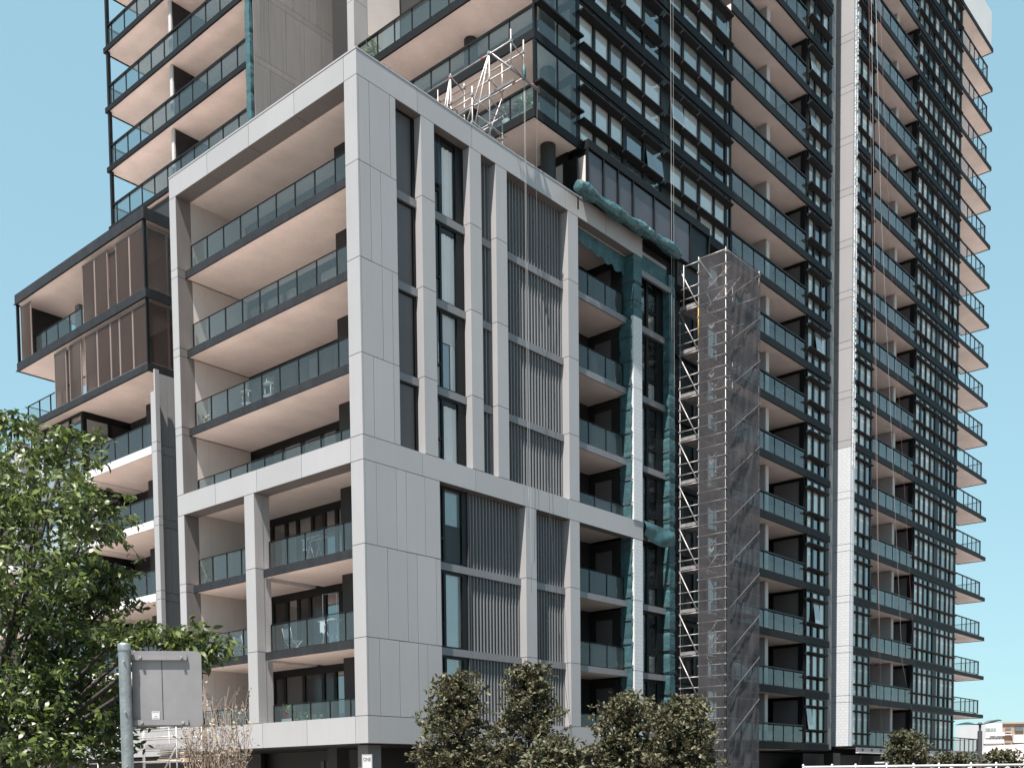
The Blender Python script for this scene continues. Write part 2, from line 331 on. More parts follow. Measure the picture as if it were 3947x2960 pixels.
# parapet coping
q = MB(); q.box((-.012, 16.67), (-.012, .05), (25.605, 25.66)); q.box((-.012, .05), (.05, 11.36), (25.605, 25.66)); q.build('parapet_coping', panel, POD)
q = MB(); q.box((.3, 16.6), (.10, .42), (25.6, 25.72)); 
for i in range(60):
    a = .4 + i * .27; q.box((a, a + rng.uniform(.06, .2)), (.02 + rng.uniform(0, .05), .12), (25.665, 25.70 + rng.uniform(0, .05)), 0)
q.build('roof_membrane', frame, POD)
# columns: front/reveal pieces with joints at each floor -------
def column(x0, x1, y0, y1, levels, core=True):
    for a, b in zip(levels[1:], levels[:-1]): box('column_panel', panel, (x0, x1), (y0, y1), (a + J, b - J), POD)
    box('column_core', dark, (x0 + .012, x1 - .012), (y0 + .012, y1 - .012), (levels[-1], levels[0]), POD)
for x0, x1 in ((2.93, 3.57), (5.40, 6.02), (6.84, 7.47), (11.26, 11.93)): column(x0, x1, 0, .43, LV)
for x0, x1 in ((8.42, 9.07), (11.27, 11.92)): column(x0, x1, 0, .43, LL)
# left facade columns
LVL = [24.8, 22.04, 21.73, 18.96, 18.65, 15.87, 15.57, 13.21]; LLL = [12.39, 9.66, 9.34, 6.5, 6.2, 3.84]
column(0, .66, 10.9, 11.35, LVL); column(0, .66, 10.9, 11.35, LLL)
column(0, .38, 6.18, 6.79, [12.39, 9.63, 6.53, 3.84]); column(.395, .70, 6.19, 6.78, [12.39, 9.63, 6.53, 3.84])
for lv in (LVL, LLL):  # darker overlays paint the shaded tone onto the column reveals
    for a, b in zip(lv[1:], lv[:-1]): box('reveal_shade_panel', panel_side, (.008, .655), (10.892, 10.8985), (a + J, b - J), POD)
# corner column
for lv in (LV, LL):
    for a, b in zip(lv[1:], lv[:-1]):
        box('corner_panel', panel, (0, .07), (0, .63), (a + J, b - J), POD)
    box('column_core', dark, (.02, .66), (.035, .625), (lv[-1], lv[0]), POD)
# right facade flat panels
def panels(x0, x1, zt, zb, cuts):
    xs = [x0] + cuts + [x1]
    for a, b in zip(xs[:-1], xs[1:]): o = box('facade_panel', panel, (a + J, b - J), (0, .03), (zb + J, zt - J), POD); o.rotation_euler = (rng.normal(0, .0012), 0, rng.normal(0, .003))
for (zt, zb), cuts in zip(zip(LV[:-1], LV[1:]), ([.54, 1.46], [.54, 1.0], [1.0, 1.46], [.54, 1.46])): panels(.075, 1.735, zt, zb, cuts)
for (zt, zb), cuts in zip(zip(LL[:-1], LL[1:]), ([.58, 1.5, 1.96, 2.88], [1.03, 1.96, 2.44, 3.38], [.6, 1.52, 2.44, 2.9])): panels(.075, 3.63, zt, zb, cuts)
box('backing_wall', dark, (.67, 1.715), (.035, .55), (13.21, 24.8), POD); box('backing_wall', dark, (.67, 3.61), (.035, .55), (3.84, 12.39), POD)
box('reveal_shade_panel', panel_side, (1.716, 1.735), (.032, .43), (13.22, 24.79), POD); box('reveal_shade_panel', panel_side, (3.611, 3.63), (.032, .43), (3.85, 12.38), POD)
# spandrel bars
def bars(x0, x1, zs):
    for z in zs: box('spandrel_bar', bar, (x0, x1), (.27, .46), (z - .27, z), POD)
for x0, x1 in ((1.735, 2.93), (3.57, 5.40), (6.02, 6.84), (7.47, 11.26)): bars(x0, x1, (22.02, 18.97, 15.87))
for x0, x1 in ((3.63, 8.42), (9.07, 11.27)): bars(x0, x1, (9.6, 6.5))
UP = [(22.02, 24.8), (18.97, 21.75), (15.87, 18.7), (13.21, 15.6)]; LO = [(9.6, 12.39), (6.5, 9.33), (3.84, 6.23)]
def corrugated(x0, x1, z0, z1, y=.46):
    q = MB(); pts = []; x = x0; k = 0; pitch = (x1 - x0) / max(1, round((x1 - x0) / .185))
    while x < x1 - 1e-3:
        pts += [(x, y), (x + pitch * .58, y), (x + pitch * .68, y - .12), (x + pitch * .90, y - .12)]; x += pitch
    pts.append((x1, y)); q.grid([[(px, py, z0) for px, py in pts], [(px, py, z1) for px, py in pts]], 0, 0)
    return q.build('corrugated_screen', corr, POD)
for z0, z1 in UP: 
    for x0, x1 in ((6.05, 6.82), (7.5, 11.24)): corrugated(x0, x1, z0, z1)
    box('corner_trim', frame, (7.47, 7.50), (.30, .45), (z0, z1), POD); box('corner_trim', frame, (6.02, 6.05), (.30, .45), (z0, z1), POD)
for z0, z1 in LO:
    corrugated(5.42, 8.38, z0, z1); corrugated(9.1, 11.24, z0, z1)
    box('corner_trim', corr_d, (5.38, 5.42), (.28, .45), (z0, z1), POD)
# blank windows in the first slot
for z0, z1 in UP:
    q = MB(); q.box((1.735, 1.80), (.36, .44), (z0, z1)); q.box((1.80, 2.93), (.36, .44), (z0, z0 + .06)); q.box((1.80, 2.93), (.36, .44), (z1 - .06, z1)); q.box((2.03, 2.07), (.36, .44), (z0 + .06, z1 - .06)); q.box((2.80, 2.93), (.34, .44), (z0 + .06, z1 - .06))
    f_ = q.build('window', frame, POD); box('window_pane', corr_d, (2.07, 2.80), (.40, .42), (z0 + .06, z1 - .06), f_); box('window_pane', corr_d, (1.80, 2.03), (.40, .42), (z0 + .06, z1 - .06), f_)
def curtain(x0, x1, z0, z1, y, parent, amp=.03, m_=None):
    q = MB(); n = int((x1 - x0) / .03); q.grid([[(x0 + (x1 - x0) * i / n, y + amp * math.sin(i * 1.15 + math.sin(i * .37) * 1.5), z) for i in range(n + 1)] for z in (z0, (z0 + z1) / 2, z1)], 0, 1)
    return q.build('curtain', m_ or curtain_m, parent)
# tall windows of the second slot: narrow pane split low, wide pane with curtain
for k, (z0, z1) in enumerate(UP):
    q = MB(); zz = (z0 + .04, z1 - .04); q.box((3.57, 5.4), (.34, .44), (z0, z0 + .07)); q.box((3.57, 5.4), (.34, .44), (z1 - .09, z1)); q.box((3.57, 3.62), (.34, .44), (z0 + .07, z1 - .09)); q.box((4.12, 4.22), (.34, .44), (z0 + .07, z1 - .09)); q.box((4.98, 5.4), (.33, .44), (z0 + .07, z1 - .09)); q.box((3.62, 4.12), (.34, .44), (z0 + .80, z0 + .87))
    f_ = q.build('window', frame, POD)
    box('window_pane', glass_c, (3.62, 4.12), (.385, .395), (z0 + .07, z0 + .8), f_)
    if k == 0:
        pn = box('awning_sash', glass_c, (3.62, 4.12), (.33, .345), (z0 + .9, z1 - .12), f_); pn.rotation_euler = (math.radians(-5), 0, 0); pn.location.y -= .1
    else: box('window_pane', glass_c, (3.62, 4.12), (.385, .395), (z0 + .87, z1 - .09), f_)
    box('window_pane', glass_c, (4.22, 4.98), (.385, .395), (z0 + .07, z1 - .09), f_)
    box('blind', pane_light if k != 2 else cloth_m, (3.62, 4.12), (.47, .48), (z0 + .06, z0 + (.8 if k < 3 else 2.2)), f_)
    if k != 2: curtain(4.22 + (.22 if k == 0 else 0), 5.0, z0 + .06, z1 - .25, .49, f_)
    else: box('blind', cloth_m, (4.22, 5.0), (.47, .48), (z0 + 1.75, z1 - .09), f_); curtain(4.75, 5.0, z0 + .06, z0 + 1.8, .49, f_)
    box('room_back', pane_mid if k == 2 else dark, (3.6, 5.0), (.52, .53), (z0 + .02, z1), f_)
for k, (z0, z1) in enumerate(LO):
    q = MB(); q.box((3.63, 5.38), (.34, .44), (z0, z0 + .07)); q.box((3.63, 5.38), (.34, .44), (z1 - .09, z1)); q.box((3.63, 3.68), (.34, .44), (z0 + .07, z1 - .09)); q.box((4.10, 4.22), (.34, .44), (z0 + .07, z1 - .09)); q.box((5.1, 5.38), (.33, .44), (z0 + .07, z1 - .09)); q.box((3.68, 4.10), (.34, .44), (z0 + .85, z0 + .92))
    f_ = q.build('window', frame, POD)
    box('window_pane', glass_c, (3.68, 4.10), (.385, .395), (z0 + .07, z0 + .85), f_); box('window_pane', glass_c, (3.68, 4.10), (.385, .395), (z0 + .92, z1 - .09), f_); box('window_pane', glass_c, (4.22, 5.1), (.385, .395), (z0 + .07, z1 - .09), f_)
    box('blind', pane_light if k else pane_mid, (4.22, 5.1), (.46, .47), (z0 + (.07 if k else 1.45), z1 - .09), f_); box('blind', pane_light if k else pane_mid, (3.68, 4.1), (.46, .47), (z0 + .1, z0 + (.84 if k else .2)), f_)
    box('room_back', dark, (3.65, 5.15), (.52, .53), (z0 + .02, z1), f_)
# ---- left facade balconies
def left_bay(y0, y1, levels, posts, first_floor_z=None):
    for zt in levels:
        b = slab(POD, (.34, 3.35), (y0 + .02, y1 - .02), zt - .30, zt, ('-x',), soffit, fascia)
        glass_run(b, 'y', .63, posts, zt + .06, zt + 1.04, glass_b, frame, .02, zt + 1.05)
PU = [10.84 - 1.118 * i for i in range(10)]; PU = [p for p in PU if p > .7] + [.67]
left_bay(.62, 11.02, (22.03, 18.96, 15.87), PU)
b = slab(POD, (.67, 3.35), (.62, 10.9), 12.5, 12.82, (), soffit, fascia); glass_run(b, 'y', .68, PU, 12.9, 13.86, glass_b, frame, .02, 13.87)
left_bay(.62, 6.17, (9.62, 6.52), [6.12, 5.03, 3.97, 2.88, 1.80, .67]); left_bay(6.79, 10.98, (9.62, 6.52), [10.86, 9.90, 8.92, 7.94, 6.83])
b = slab(POD, (.67, 3.35), (.62, 10.9), 3.2, 3.5, (), soffit, fascia); glass_run(b, 'y', .68, [6.14, 5.02, 3.92, 2.8, 1.66, .67], 3.6, 4.52, glass_b, frame, .02, 4.53); glass_run(b, 'y', .68, [10.86, 9.9, 8.92, 7.94, 6.83], 3.6, 4.52, glass_b, frame, .02, 4.53)
box('ceiling', soffit, (.66, 3.35), (.64, 10.9), (24.82, 24.86), POD)
# end walls and back walls per storey
ST = [(22.03, 24.82), (18.96, 21.76), (15.87, 18.69), (12.82, 15.6), (9.62, 12.53), (6.52, 9.35), (3.5, 6.25)]
for i, (z0, z1) in enumerate(ST):
    for a, b_ in ((.67, 1.22), (1.225, 2.3), (2.305, 3.3)): box('end_wall_panel', cream, (a, b_), (10.9, 10.95), (z0 - .3 if i < 3 else z0, z1 + .02), POD)
    if i < 3: door_wall(POD, 'y', 3.28, .6, 10.9, z0, z1, 40 + i, -1)
    elif i == 3:
        door_wall(POD, 'y', 3.28, .6, 10.9, z0, z1, 40 + i, -1)
    else:
        door_wall(POD, 'y', 3.2, .6, 10.9, z0, z1, 40 + i, -1)
    box('service_duct', black_wall, (2.17, 2.75), (3.2, 3.78), (z0, z1), POD)
# ---- right facade balconies of the podium
for i, zt in enumerate((22.05, 18.97, 15.87, 13.2, 9.62, 6.5, 3.8)):
    zz = [24.8, 21.75, 18.67, 15.57, 12.4, 9.3, 6.2][i]; flo = zt if i not in (3, 6) else zt - .4
    if i in (3, 6):
        b = slab(POD, (11.93, 15.94), (.44, 2.7), flo - .3, flo, (), soffit_w, bar); glass_run(b, 'x', .47, [11.95, 12.35, 13.6, 14.85, 15.9], flo + .05, flo + 1.04, glass_b, frame, .02)
    else:
        b = slab(POD, (11.935, 15.94), (.28, 2.7), flo - .26, flo, ('-y',), soffit_w, bar); glass_run(b, 'x', .47, [11.95, 13.19, 14.46, 15.76], flo + .05, flo + 1.04, glass_b, frame, .02)
    door_wall(POD, 'x', 2.6, 11.95, 15.9, flo, zz, 70 + i, -1)
    q = box('side_wall', black_wall, (15.9, 15.96), (.62, 2.6), (flo, zz), POD); box('side_pane', pane_wall, (15.87, 15.895), (1.2, 2.1), (flo + .6, zz - .4), POD)
box('ceiling', soffit_w, (11.93, 16.5), (.43, 2.7), (24.80, 24.84), POD)
# ---- bay between the two wrapped columns
box('column_core', dark, (16.0, 16.56), (.02, .6), (2.9, 24.8), POD)
for i, z in enumerate((25.3, 22.05, 18.97, 15.87, 12.8, 9.62, 6.5, 3.8)):
    box('spandrel_bar', bar if i else panel, (16.66, 18.95), (.22, .5), (z - .27, z), POD)
    if i == 7: continue
    zb = [22.05, 18.97, 15.87, 12.8, 9.62, 6.5, 3.8][i]; zt = z - .27
    if i == 0: zt = 24.3
    q = MB(); q.box((16.56, 18.95), (.36, .46), (zb, zb + .08)); q.box((16.56, 18.95), (.36, .46), (zt - .12, zt)); q.box((16.56, 16.64), (.36, .46), (zb + .08, zt - .12)); q.box((17.46, 17.62), (.34, .46), (zb + .08, zt - .12)); q.box((18.3, 18.95), (.34, .46), (zb + .08, zt - .12)); q.box((17.62, 18.3), (.35, .46), (zb + .85, zb + .93))
    f_ = q.build('window', frame, POD)
    box('window_pane', glass_c, (16.64, 17.46), (.40, .41), (zb + .08, zt - .12), f_); box('window_pane', glass_c, (17.62, 18.3), (.40, .41), (zb + .08, zb + .85), f_); box('window_pane', glass_c, (17.62, 18.3), (.40, .41), (zb + .93, zt - .12), f_)
    if i in (2, 3, 4, 5): curtain(16.66, 17.44, zb + .1, zt - .15, .5, f_, .02, pane_mid)
    box('blind', pane_light if i % 2 else pane_mid, (17.62, 18.3), (.48, .49), (zb + .1, zb + .84), f_)
    box('room_back', pane_dark, (16.6, 18.4), (.6, .61), (zb, zt), f_)
# ground storey
box('ground_wall', black_wall, (3.4, 19.5), (3.2, 11), (0, 2.88), POD); box('ground_wall', black_wall, (8.2, 8.5), (.6, 3.2), (0, 2.88), POD)
box('undercroft_ceiling', black_wall, (.03, 16.6), (.45, 11.3), (2.86, 2.9), POD)
box('ground_column', concrete, (.35, .95), (.42, .95), (0, 2.86), POD); box('ground_column', black_wall, (1.6, 2.2), (3.6, 4.1), (0, 2.86), POD)
for a, b_ in ((5.05, 5.75), (5.8, 6.35), (6.55, 6.75)): box('high_window', pane_wall, (3.36, 3.39), (a, b_), (1.95, 2.45), POD)
box('roller_shutter', concrete, (5.2, 8.0), (3.12, 3.19), (0, 2.5), POD)
for z in (.4, .8, 1.2, 1.6, 2.0): box('shutter_rib', concrete, (5.2, 8.0), (3.09, 3.115), (z, z + .06), POD)

# ================================================================== TOWER
TW = empty('tower_building', (30, 10, 0), 'tall dark framed apartment tower with stacked balconies and grid windows rising behind the pale block', 'building')
SF = [3.21, 6.25, 9.29, 12.35, 15.45, 18.62, 21.68, 24.62, 27.56, 30.53, 33.53, 36.53, 39.52, 42.5, 45.45, 48.4, 51.35, 54.3, 57.2, 60.1]
TH = .38
def ztop_vis(x): return 27.0 + (x - 0) * .53 + 4.2     # height where the frame ends, with a margin
def visible(x, z): return z < ztop_vis(x)
stuff_pane = {0: MB(), 1: MB(), 2: MB()}
npane = [0]
def pane_pick(rr): return rr.choices([0, 1, 2], [6, 4, 2])[0]
PM = [pane_light, pane_mid, pane_dark]
def window_bay(x0, x1, cols, s_lo, s_hi, seed, endx=(), single=True, sep=(), y=.03):
    """one storey of grid window between slab s_lo (its top) and the soffit s_hi; sunshades at two heights"""
    rr = random.Random(seed); zb = s_lo + TH; zt = s_hi; h = zt - zb; z1 = zb + h * .285; z2 = zt - h * .20
    q = MB(); fr = .045
    q.box((x0, x1), (y, y + .12), (zb, zb + .09)); q.box((x0, x1), (y, y + .12), (zt - .09, zt))
    xs = [x0] + [c for ab in cols for c in ab] + [x1]
    for a, b in zip(xs[0::2], xs[1::2]):
        if b - a > .01: q.box((a, b), (y - .02, y + .12), (zb + .09, zt - .09))
    fo = None
    for a, b in cols:
        for z in (z1, z2): q.box((a, b), (y, y + .12), (z - .04, z + .04))
    fo = q.build('window_grid', frame, TW)
    for a, b in cols:
        k = pane_pick(rr); part_h = rr.random() < .25
        rows = [(zb + .09, z1 - .04), (z1 + .04, z2 - .04), (z2 + .04, zt - .09)]
        for ri, (p, r_) in enumerate(rows):
            kk = k
            if part_h and ri == 0: kk = 2
            if single:
                yy = (y + .05, y + .07)
                if ri == 1 and rr.random() < .14:
                    me_b = MB(); me_b.box((a, b), (y - .01, y + .01), (p, r_), 0); o = me_b.build('open_sash', PM[max(1, kk)], fo, loc=((a + b) / 2, y, r_)); o.rotation_euler = (math.radians(-8), 0, 0)
                else: box('window_pane', PM[kk], (a, b), yy, (p, r_), fo); npane[0] += 1
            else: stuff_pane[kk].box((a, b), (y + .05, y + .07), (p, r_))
    # sunshade fins, in lengths
    for (a, b) in (sep or [(x0, x1)]):
        for z in (z1, z2):
            m2 = MB(); yo = y - (.30 if single else .20); th_ = -.10 if single else -.05
            v = [(a, y - .02, z + .03), (b, y - .02, z + .03), (b, yo, z + .05), (a, yo, z + .05), (a, y - .02, z + th_), (b, y - .02, z + th_), (b, yo, z + .0), (a, yo, z + .0)]
            n = len(m2.v); m2.v += v; m2.f += [(0, 1, 2, 3), (7, 6, 5, 4), (3, 2, 6, 7), (0, 4, 5, 1), (0, 3, 7, 4), (1, 5, 6, 2)]; m2.m += [0] * 6; m2.sm += [0] * 6
            m2.build('sunshade', fascia_t, fo)
    return fo
# ---- window bay A: x 12.0..24.6 above the podium
colsA = [(12.15, 13.08), (13.24, 14.17), (14.33, 15.22), (15.50, 16.78), (16.94, 18.22), (18.98, 20.02), (20.18, 21.46), (21.64, 22.86), (23.0, 24.0), (24.18, 24.50)]
sepA = [(12.05, 14.9), (14.98, 16.45), (16.52, 18.0), (18.3, 19.65), (19.72, 21.1), (21.2, 24.35)]
for i in range(8, len(SF) - 1):
    if not visible(14, SF[i]): continue
    window_bay(12.0, 24.6, colsA, SF[i], SF[i + 1], 100 + i, sep=sepA, single=SF[i] < 40)
# ---- behind the scaffold below the skirt
for i in range(0, 8):
    rr = random.Random(i); q = MB(); zb, zt = SF[i] + TH, SF[i + 1]; 
    q.box((19.5, 24.6), (.55, .65), (zb, zb + .1)); q.box((19.5, 24.6), (.55, .65), (zt - .2, zt))
    ed = (19.5, 20.2, 20.8, 21.9, 22.1, 23.2, 23.4, 24.3)
    for a, b in ((19.5, 20.0), (20.75, 20.95), (21.85, 22.05), (23.05, 23.25), (24.3, 24.6)): q.box((a, b), (.53, .65), (zb + .1, zt - .2))
    f_ = q.build('window', frame, TW)
    for (a, b), mm in zip(((20.0, 20.75), (20.95, 21.85), (22.05, 23.05), (23.25, 24.3)), (dark, dark, dark, pane_mid)): box('window_pane', mm, (a, b), (.6, .61), (zb + .1, zt - .2), f_)
    box('spandrel_panel', fascia_t, (19.5, 24.6), (.35, .64), (SF[i], SF[i] + TH - .01), TW)
# slab bands of the right facade
for i, z in enumerate(SF):
    if i >= 8 and visible(14, z): box('slab_band', fascia_t, (12.0, 24.6), (-.03, .5), (z, z + TH), TW)
# ---- balcony stack 1: x 24.65..33.15
P1 = [24.68] + [25.76 + 1.189 * k for k in range(7)]
for i, z in enumerate(SF):
    if not visible(28, z): continue
    zt = z + TH; zc = SF[i + 1] if i + 1 < len(SF) else z + 2.95
    b = slab(TW, (24.6, 33.2), (-.03, 2.4), z, zt, ('-y',), soffit_w, fascia_t, .08)
    glass_run(b, 'x', .04, P1, zt + .04, zt + .93, glass_t, frame, .07, zt + .96, post_w=.045, thick=.06)
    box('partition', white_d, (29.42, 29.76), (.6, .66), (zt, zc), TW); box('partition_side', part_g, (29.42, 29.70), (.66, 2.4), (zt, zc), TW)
    door_wall(TW, 'x', 2.35, 24.7, 29.4, zt, zc, 200 + i, -1); door_wall(TW, 'x', 2.35, 29.75, 33.1, zt, zc, 230 + i, -1)
    q = MB(); q.box((33.05, 33.2), (.1, 2.35), (zc - .16, zc)); q.box((33.05, 33.2), (.1, .42), (zt, zc - .16)); q.box((33.05, 33.2), (2.0, 2.35), (zt, zc - .16)); f_ = q.build('side_frame', frame, TW)
    box('side_pane', pane_wall, (33.1, 33.12), (.42, 2.0), (zt, zc - .16), f_)
# ground row under the first slab
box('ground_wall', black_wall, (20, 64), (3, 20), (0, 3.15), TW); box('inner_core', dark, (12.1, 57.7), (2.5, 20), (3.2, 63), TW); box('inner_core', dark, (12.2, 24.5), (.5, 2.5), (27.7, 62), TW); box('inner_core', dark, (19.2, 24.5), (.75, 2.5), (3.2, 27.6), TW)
# ---- window bay 2: x 33.2..36.1
for i in range(0, len(SF) - 1):
    if not visible(34, SF[i]): continue
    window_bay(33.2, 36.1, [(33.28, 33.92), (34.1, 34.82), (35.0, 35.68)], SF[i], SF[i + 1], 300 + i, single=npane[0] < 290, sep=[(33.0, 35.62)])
for i, z in enumerate(SF):
    if visible(34, z): box('slab_band', fascia_t, (33.2, 36.17), (-.05, .6), (z, z + TH), TW)
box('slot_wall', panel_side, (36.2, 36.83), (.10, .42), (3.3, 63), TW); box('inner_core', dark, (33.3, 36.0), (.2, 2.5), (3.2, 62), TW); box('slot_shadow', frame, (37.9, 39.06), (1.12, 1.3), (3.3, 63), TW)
# ---- the fin: clad pier, upper part pale panels, lower part printed board
zz = 3.55; k = 0
FZ = [3.55] + [z for s_ in SF[1:] for z in (s_, s_ + .42)]
for a, b in zip(FZ[:-1], FZ[1:]):
    low = a < 20.5
    box('fin_panel', board if low else panel, (39.07, 39.32), (0.0, 1.1), (a + .012, b - .012), TW)
    box('fin_edge', board if low else foilw, (39.325, 39.62 if low else 39.58), (-.02, .4), (a + .01, b - .01), TW)
box('fin_core', dark, (39.09, 39.56), (.02, 1.1), (3.6, 60), TW)
q = MB()   # ragged silicone / torn foil edge of the fin
zz = 20.5
while zz < 62:
    h_ = rng.uniform(.05, .25); q.box((39.30, 39.325 + 0.0), (-.035 - rng.uniform(0, .05), -.001), (zz, zz + h_)); 
    if rng.random() < .8: q.box((39.60, 39.62 + rng.uniform(0, .05)), (-.05, .02), (zz, zz + h_))
    zz += h_ + rng.uniform(0, .06)
q.build('torn_flashing', white, TW)
# ---- window bay 3
for i in range(0, len(SF) - 1):
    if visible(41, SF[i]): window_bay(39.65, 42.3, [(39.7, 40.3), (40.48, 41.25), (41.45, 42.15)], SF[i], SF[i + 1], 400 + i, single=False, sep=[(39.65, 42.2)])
    if visible(41, SF[i]): box('slab_band', fascia_t, (39.65, 42.3), (-.03, .6), (SF[i] if i else 3.5, SF[i] + TH), TW)
box('inner_core', dark, (39.7, 42.25), (.2, 2.5), (3.6, 62), TW)
# ---- balcony stack 3
P3 = [42.35] + [43.46 + 1.222 * k for k in range(5)] + [49.37]
gs = MB()
for i, z in enumerate(SF):
    if not visible(45, z): continue
    z0 = z if i else 3.5
    zt = z + TH; zc = SF[i + 1] if i + 1 < len(SF) else z + 2.95
    b = slab(TW, (42.3, 49.65), (-.03, 2.4), z0, zt, ('-y',), soffit_w, fascia_t, .08)
    glass_run(b, 'x', .04, P3, zt + .04, zt + .93, glass_t, frame, .07, zt + .96, post_w=.045, thick=.06)
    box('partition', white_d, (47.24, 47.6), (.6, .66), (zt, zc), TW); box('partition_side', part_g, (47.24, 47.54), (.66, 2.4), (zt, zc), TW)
    door_wall(TW, 'x', 2.35, 47.6, 49.6, zt, zc, 260 + i, -1); box('balcony_back', part_g, (42.35, 47.2), (2.33, 2.4), (zt, zc), TW)
    q = MB(); q.box((49.5, 49.65), (.1, 2.35), (zc - .16, zc)); q.box((49.5, 49.65), (.1, .42), (zt, zc - .16)); q.box((49.5, 49.65), (2.0, 2.35), (zt, zc - .16)); f_ = q.build('side_frame', frame, TW)
    box('side_pane', pane_wall, (49.55, 49.57), (.42, 2.0), (zt, zc - .16), f_)
# ---- window bay 4
cols4 = [(49.75, 50.45), (50.7, 51.4), (51.62, 52.4), (52.64, 53.38), (54.15, 54.75), (54.98, 55.85), (56.08, 56.7), (56.92, 57.7)]
for i in range(0, len(SF) - 1):
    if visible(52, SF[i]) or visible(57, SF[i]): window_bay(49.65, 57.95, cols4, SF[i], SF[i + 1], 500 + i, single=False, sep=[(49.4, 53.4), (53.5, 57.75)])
    box('slab_band', fascia_t, (49.65, 57.95), (-.03, .6), (SF[i] if i else 3.5, SF[i] + TH), TW)
box('inner_core', dark, (49.7, 57.9), (.2, 2.5), (3.6, 63), TW)
# ---- end balconies
for i, z in enumerate(SF[:-1]):
    zt = z + TH
    if i == 0: z = 3.5
    b = slab(TW, (57.95, 64.7), (-.03, 2.1), z, zt - .1, ('-y', '+x', '+y'), soffit, fascia_t, .07)
    if i >= 18: box('roof_upstand', white, (58.0, 64.3), (0, .12), (z + TH - .1, z + TH + 2.4), TW); continue
    glass_run(b, 'x', .05, [58.0, 59.6, 60.6, 61.6, 62.6, 63.6], zt - .02, zt + .92, glass_t, frame, .05, zt + .93, post_w=.05, stuff=gs)
    glass_run(b, 'y', 63.62, [.1, 1.05, 2.0], zt - .02, zt + .92, glass_t, frame, .04, zt + .93, post_w=.05, stuff=gs)
tag(gs.build('balustrade_glass', glass_c, TW), kind='stuff')
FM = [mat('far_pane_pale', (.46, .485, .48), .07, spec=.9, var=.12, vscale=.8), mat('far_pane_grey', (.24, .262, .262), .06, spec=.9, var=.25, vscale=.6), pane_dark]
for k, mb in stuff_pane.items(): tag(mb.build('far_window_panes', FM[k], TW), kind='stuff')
# ---- corner balconies of the tower (x 9.15..12, y 0..10.5)
for i in range(8, len(SF)):
    z = SF[i]
    if not visible(10, z): continue
    zt = z + .30; zc = SF[i + 1] if i + 1 < len(SF) else z + 3
    b = slab(TW, (9.15, 11.98), (-.03, 10.5), z, z + .34, ('-x', '-y'), soffit, fascia_t, .08)
    glass_run(b, 'y', 9.3, [.06] + [1.36 + 1.11 * k for k in range(8)] + [10.4], zt + .06, zt + .98, glass_t, frame, .06, zt + 1.0, post_w=.045, thick=.06)
    glass_run(b, 'x', .03, [9.35, 10.68, 11.95], zt + .06, zc, glass_t, frame, .02, zc - .05, post_w=.06)
    m2 = MB(); m2.box((9.2, 12.0), (-.33, .0), (zt + .98, zt + 1.05)); m2.build('sunshade', fascia_t, b)
    m2 = MB(); m2.lathe((11.05, .85, zt), [(.32, 0), (.32, zc - zt)], 20); m2.build('round_column', black_wall, TW)
    m2 = MB(); m2.lathe((10.95, 5.0, zt), [(.30, 0), (.30, zc - zt)], 20); m2.build('round_column', black_wall, TW)
    q = MB(); q.box((11.9, 12.0), (.1, 10.5), (zc - .32, zc)); 
    for a in (.1, 2.2, 4.4, 6.6, 8.6, 10.2): q.box((11.9, 12.0), (a, a + .22), (zt, zc - .32))
    f_ = q.build('inner_frame', frame, TW)
    for a, b_ in ((.32, 2.2), (2.42, 4.4), (4.62, 6.6), (6.82, 8.6), (8.82, 10.2)): box('inner_wall_panel', white_d if a < 3 else pane_room, (11.94, 11.96), (a, b_), (zt, zc - .32), f_)
    box('corner_post', frame, (9.16, 9.26), (-.02, .06), (z + .34, zc), TW)
# terrace under the tower corner
q = MB(); q.lathe((11.05, .85, 25.1), [(.32, 0), (.32, 2.46)], 24); q.build('round_column', black_wall, TW)
q = MB(); q.box((11.9, 12.0), (.5, 10.5), (27.2, 27.56)); q.box((11.9, 12.0), (.0, .75), (25.1, 27.2)); q.box((11.9, 12.0), (2.7, 3.0), (25.1, 27.2)); f_ = q.build('inner_frame', frame, TW)
box('inner_wall_panel', white_d, (11.94, 11.96), (.75, 2.7), (25.1, 27.2), f_); box('inner_wall_panel', white_d, (11.94, 11.96), (3.0, 8), (25.1, 27.2), f_)
# skirt of plant-room panels above the parapet
q = MB(); q.box((12.2, 21.9), (-.36, 0.5), (27.55, 27.90)); q.build('skirt_cap', fascia_t, TW)
sx = [12.22, 13.32, 14.38, 15.49, 17.14, 18.62, 20.2, 21.9]
q = MB(); q.box((12.24, 21.88), (-.25, .5), (25.68, 27.55)); 
for a in sx: q.box((a - .05, a + .03), (-.34, -.25), (25.68, 27.55))
q.build('skirt_frame', frame, TW)
for a, b_ in zip(sx[:-2], sx[1:-1]): box('skirt_panel', skirt, (a + .06, b_ - .08), (-.285, -.255), (25.72, 27.48), TW)
box('skirt_side_panel', cream, (12.205, 12.235), (-.2, .35), (25.7, 27.3), TW)
box('lower_fascia', black_wall, (19.4, 24.6), (-.1, .4), (24.6, 25.67), TW); box('lower_fascia', black_wall, (16.7, 19.38), (.3, .6), (25.12, 25.67), TW)
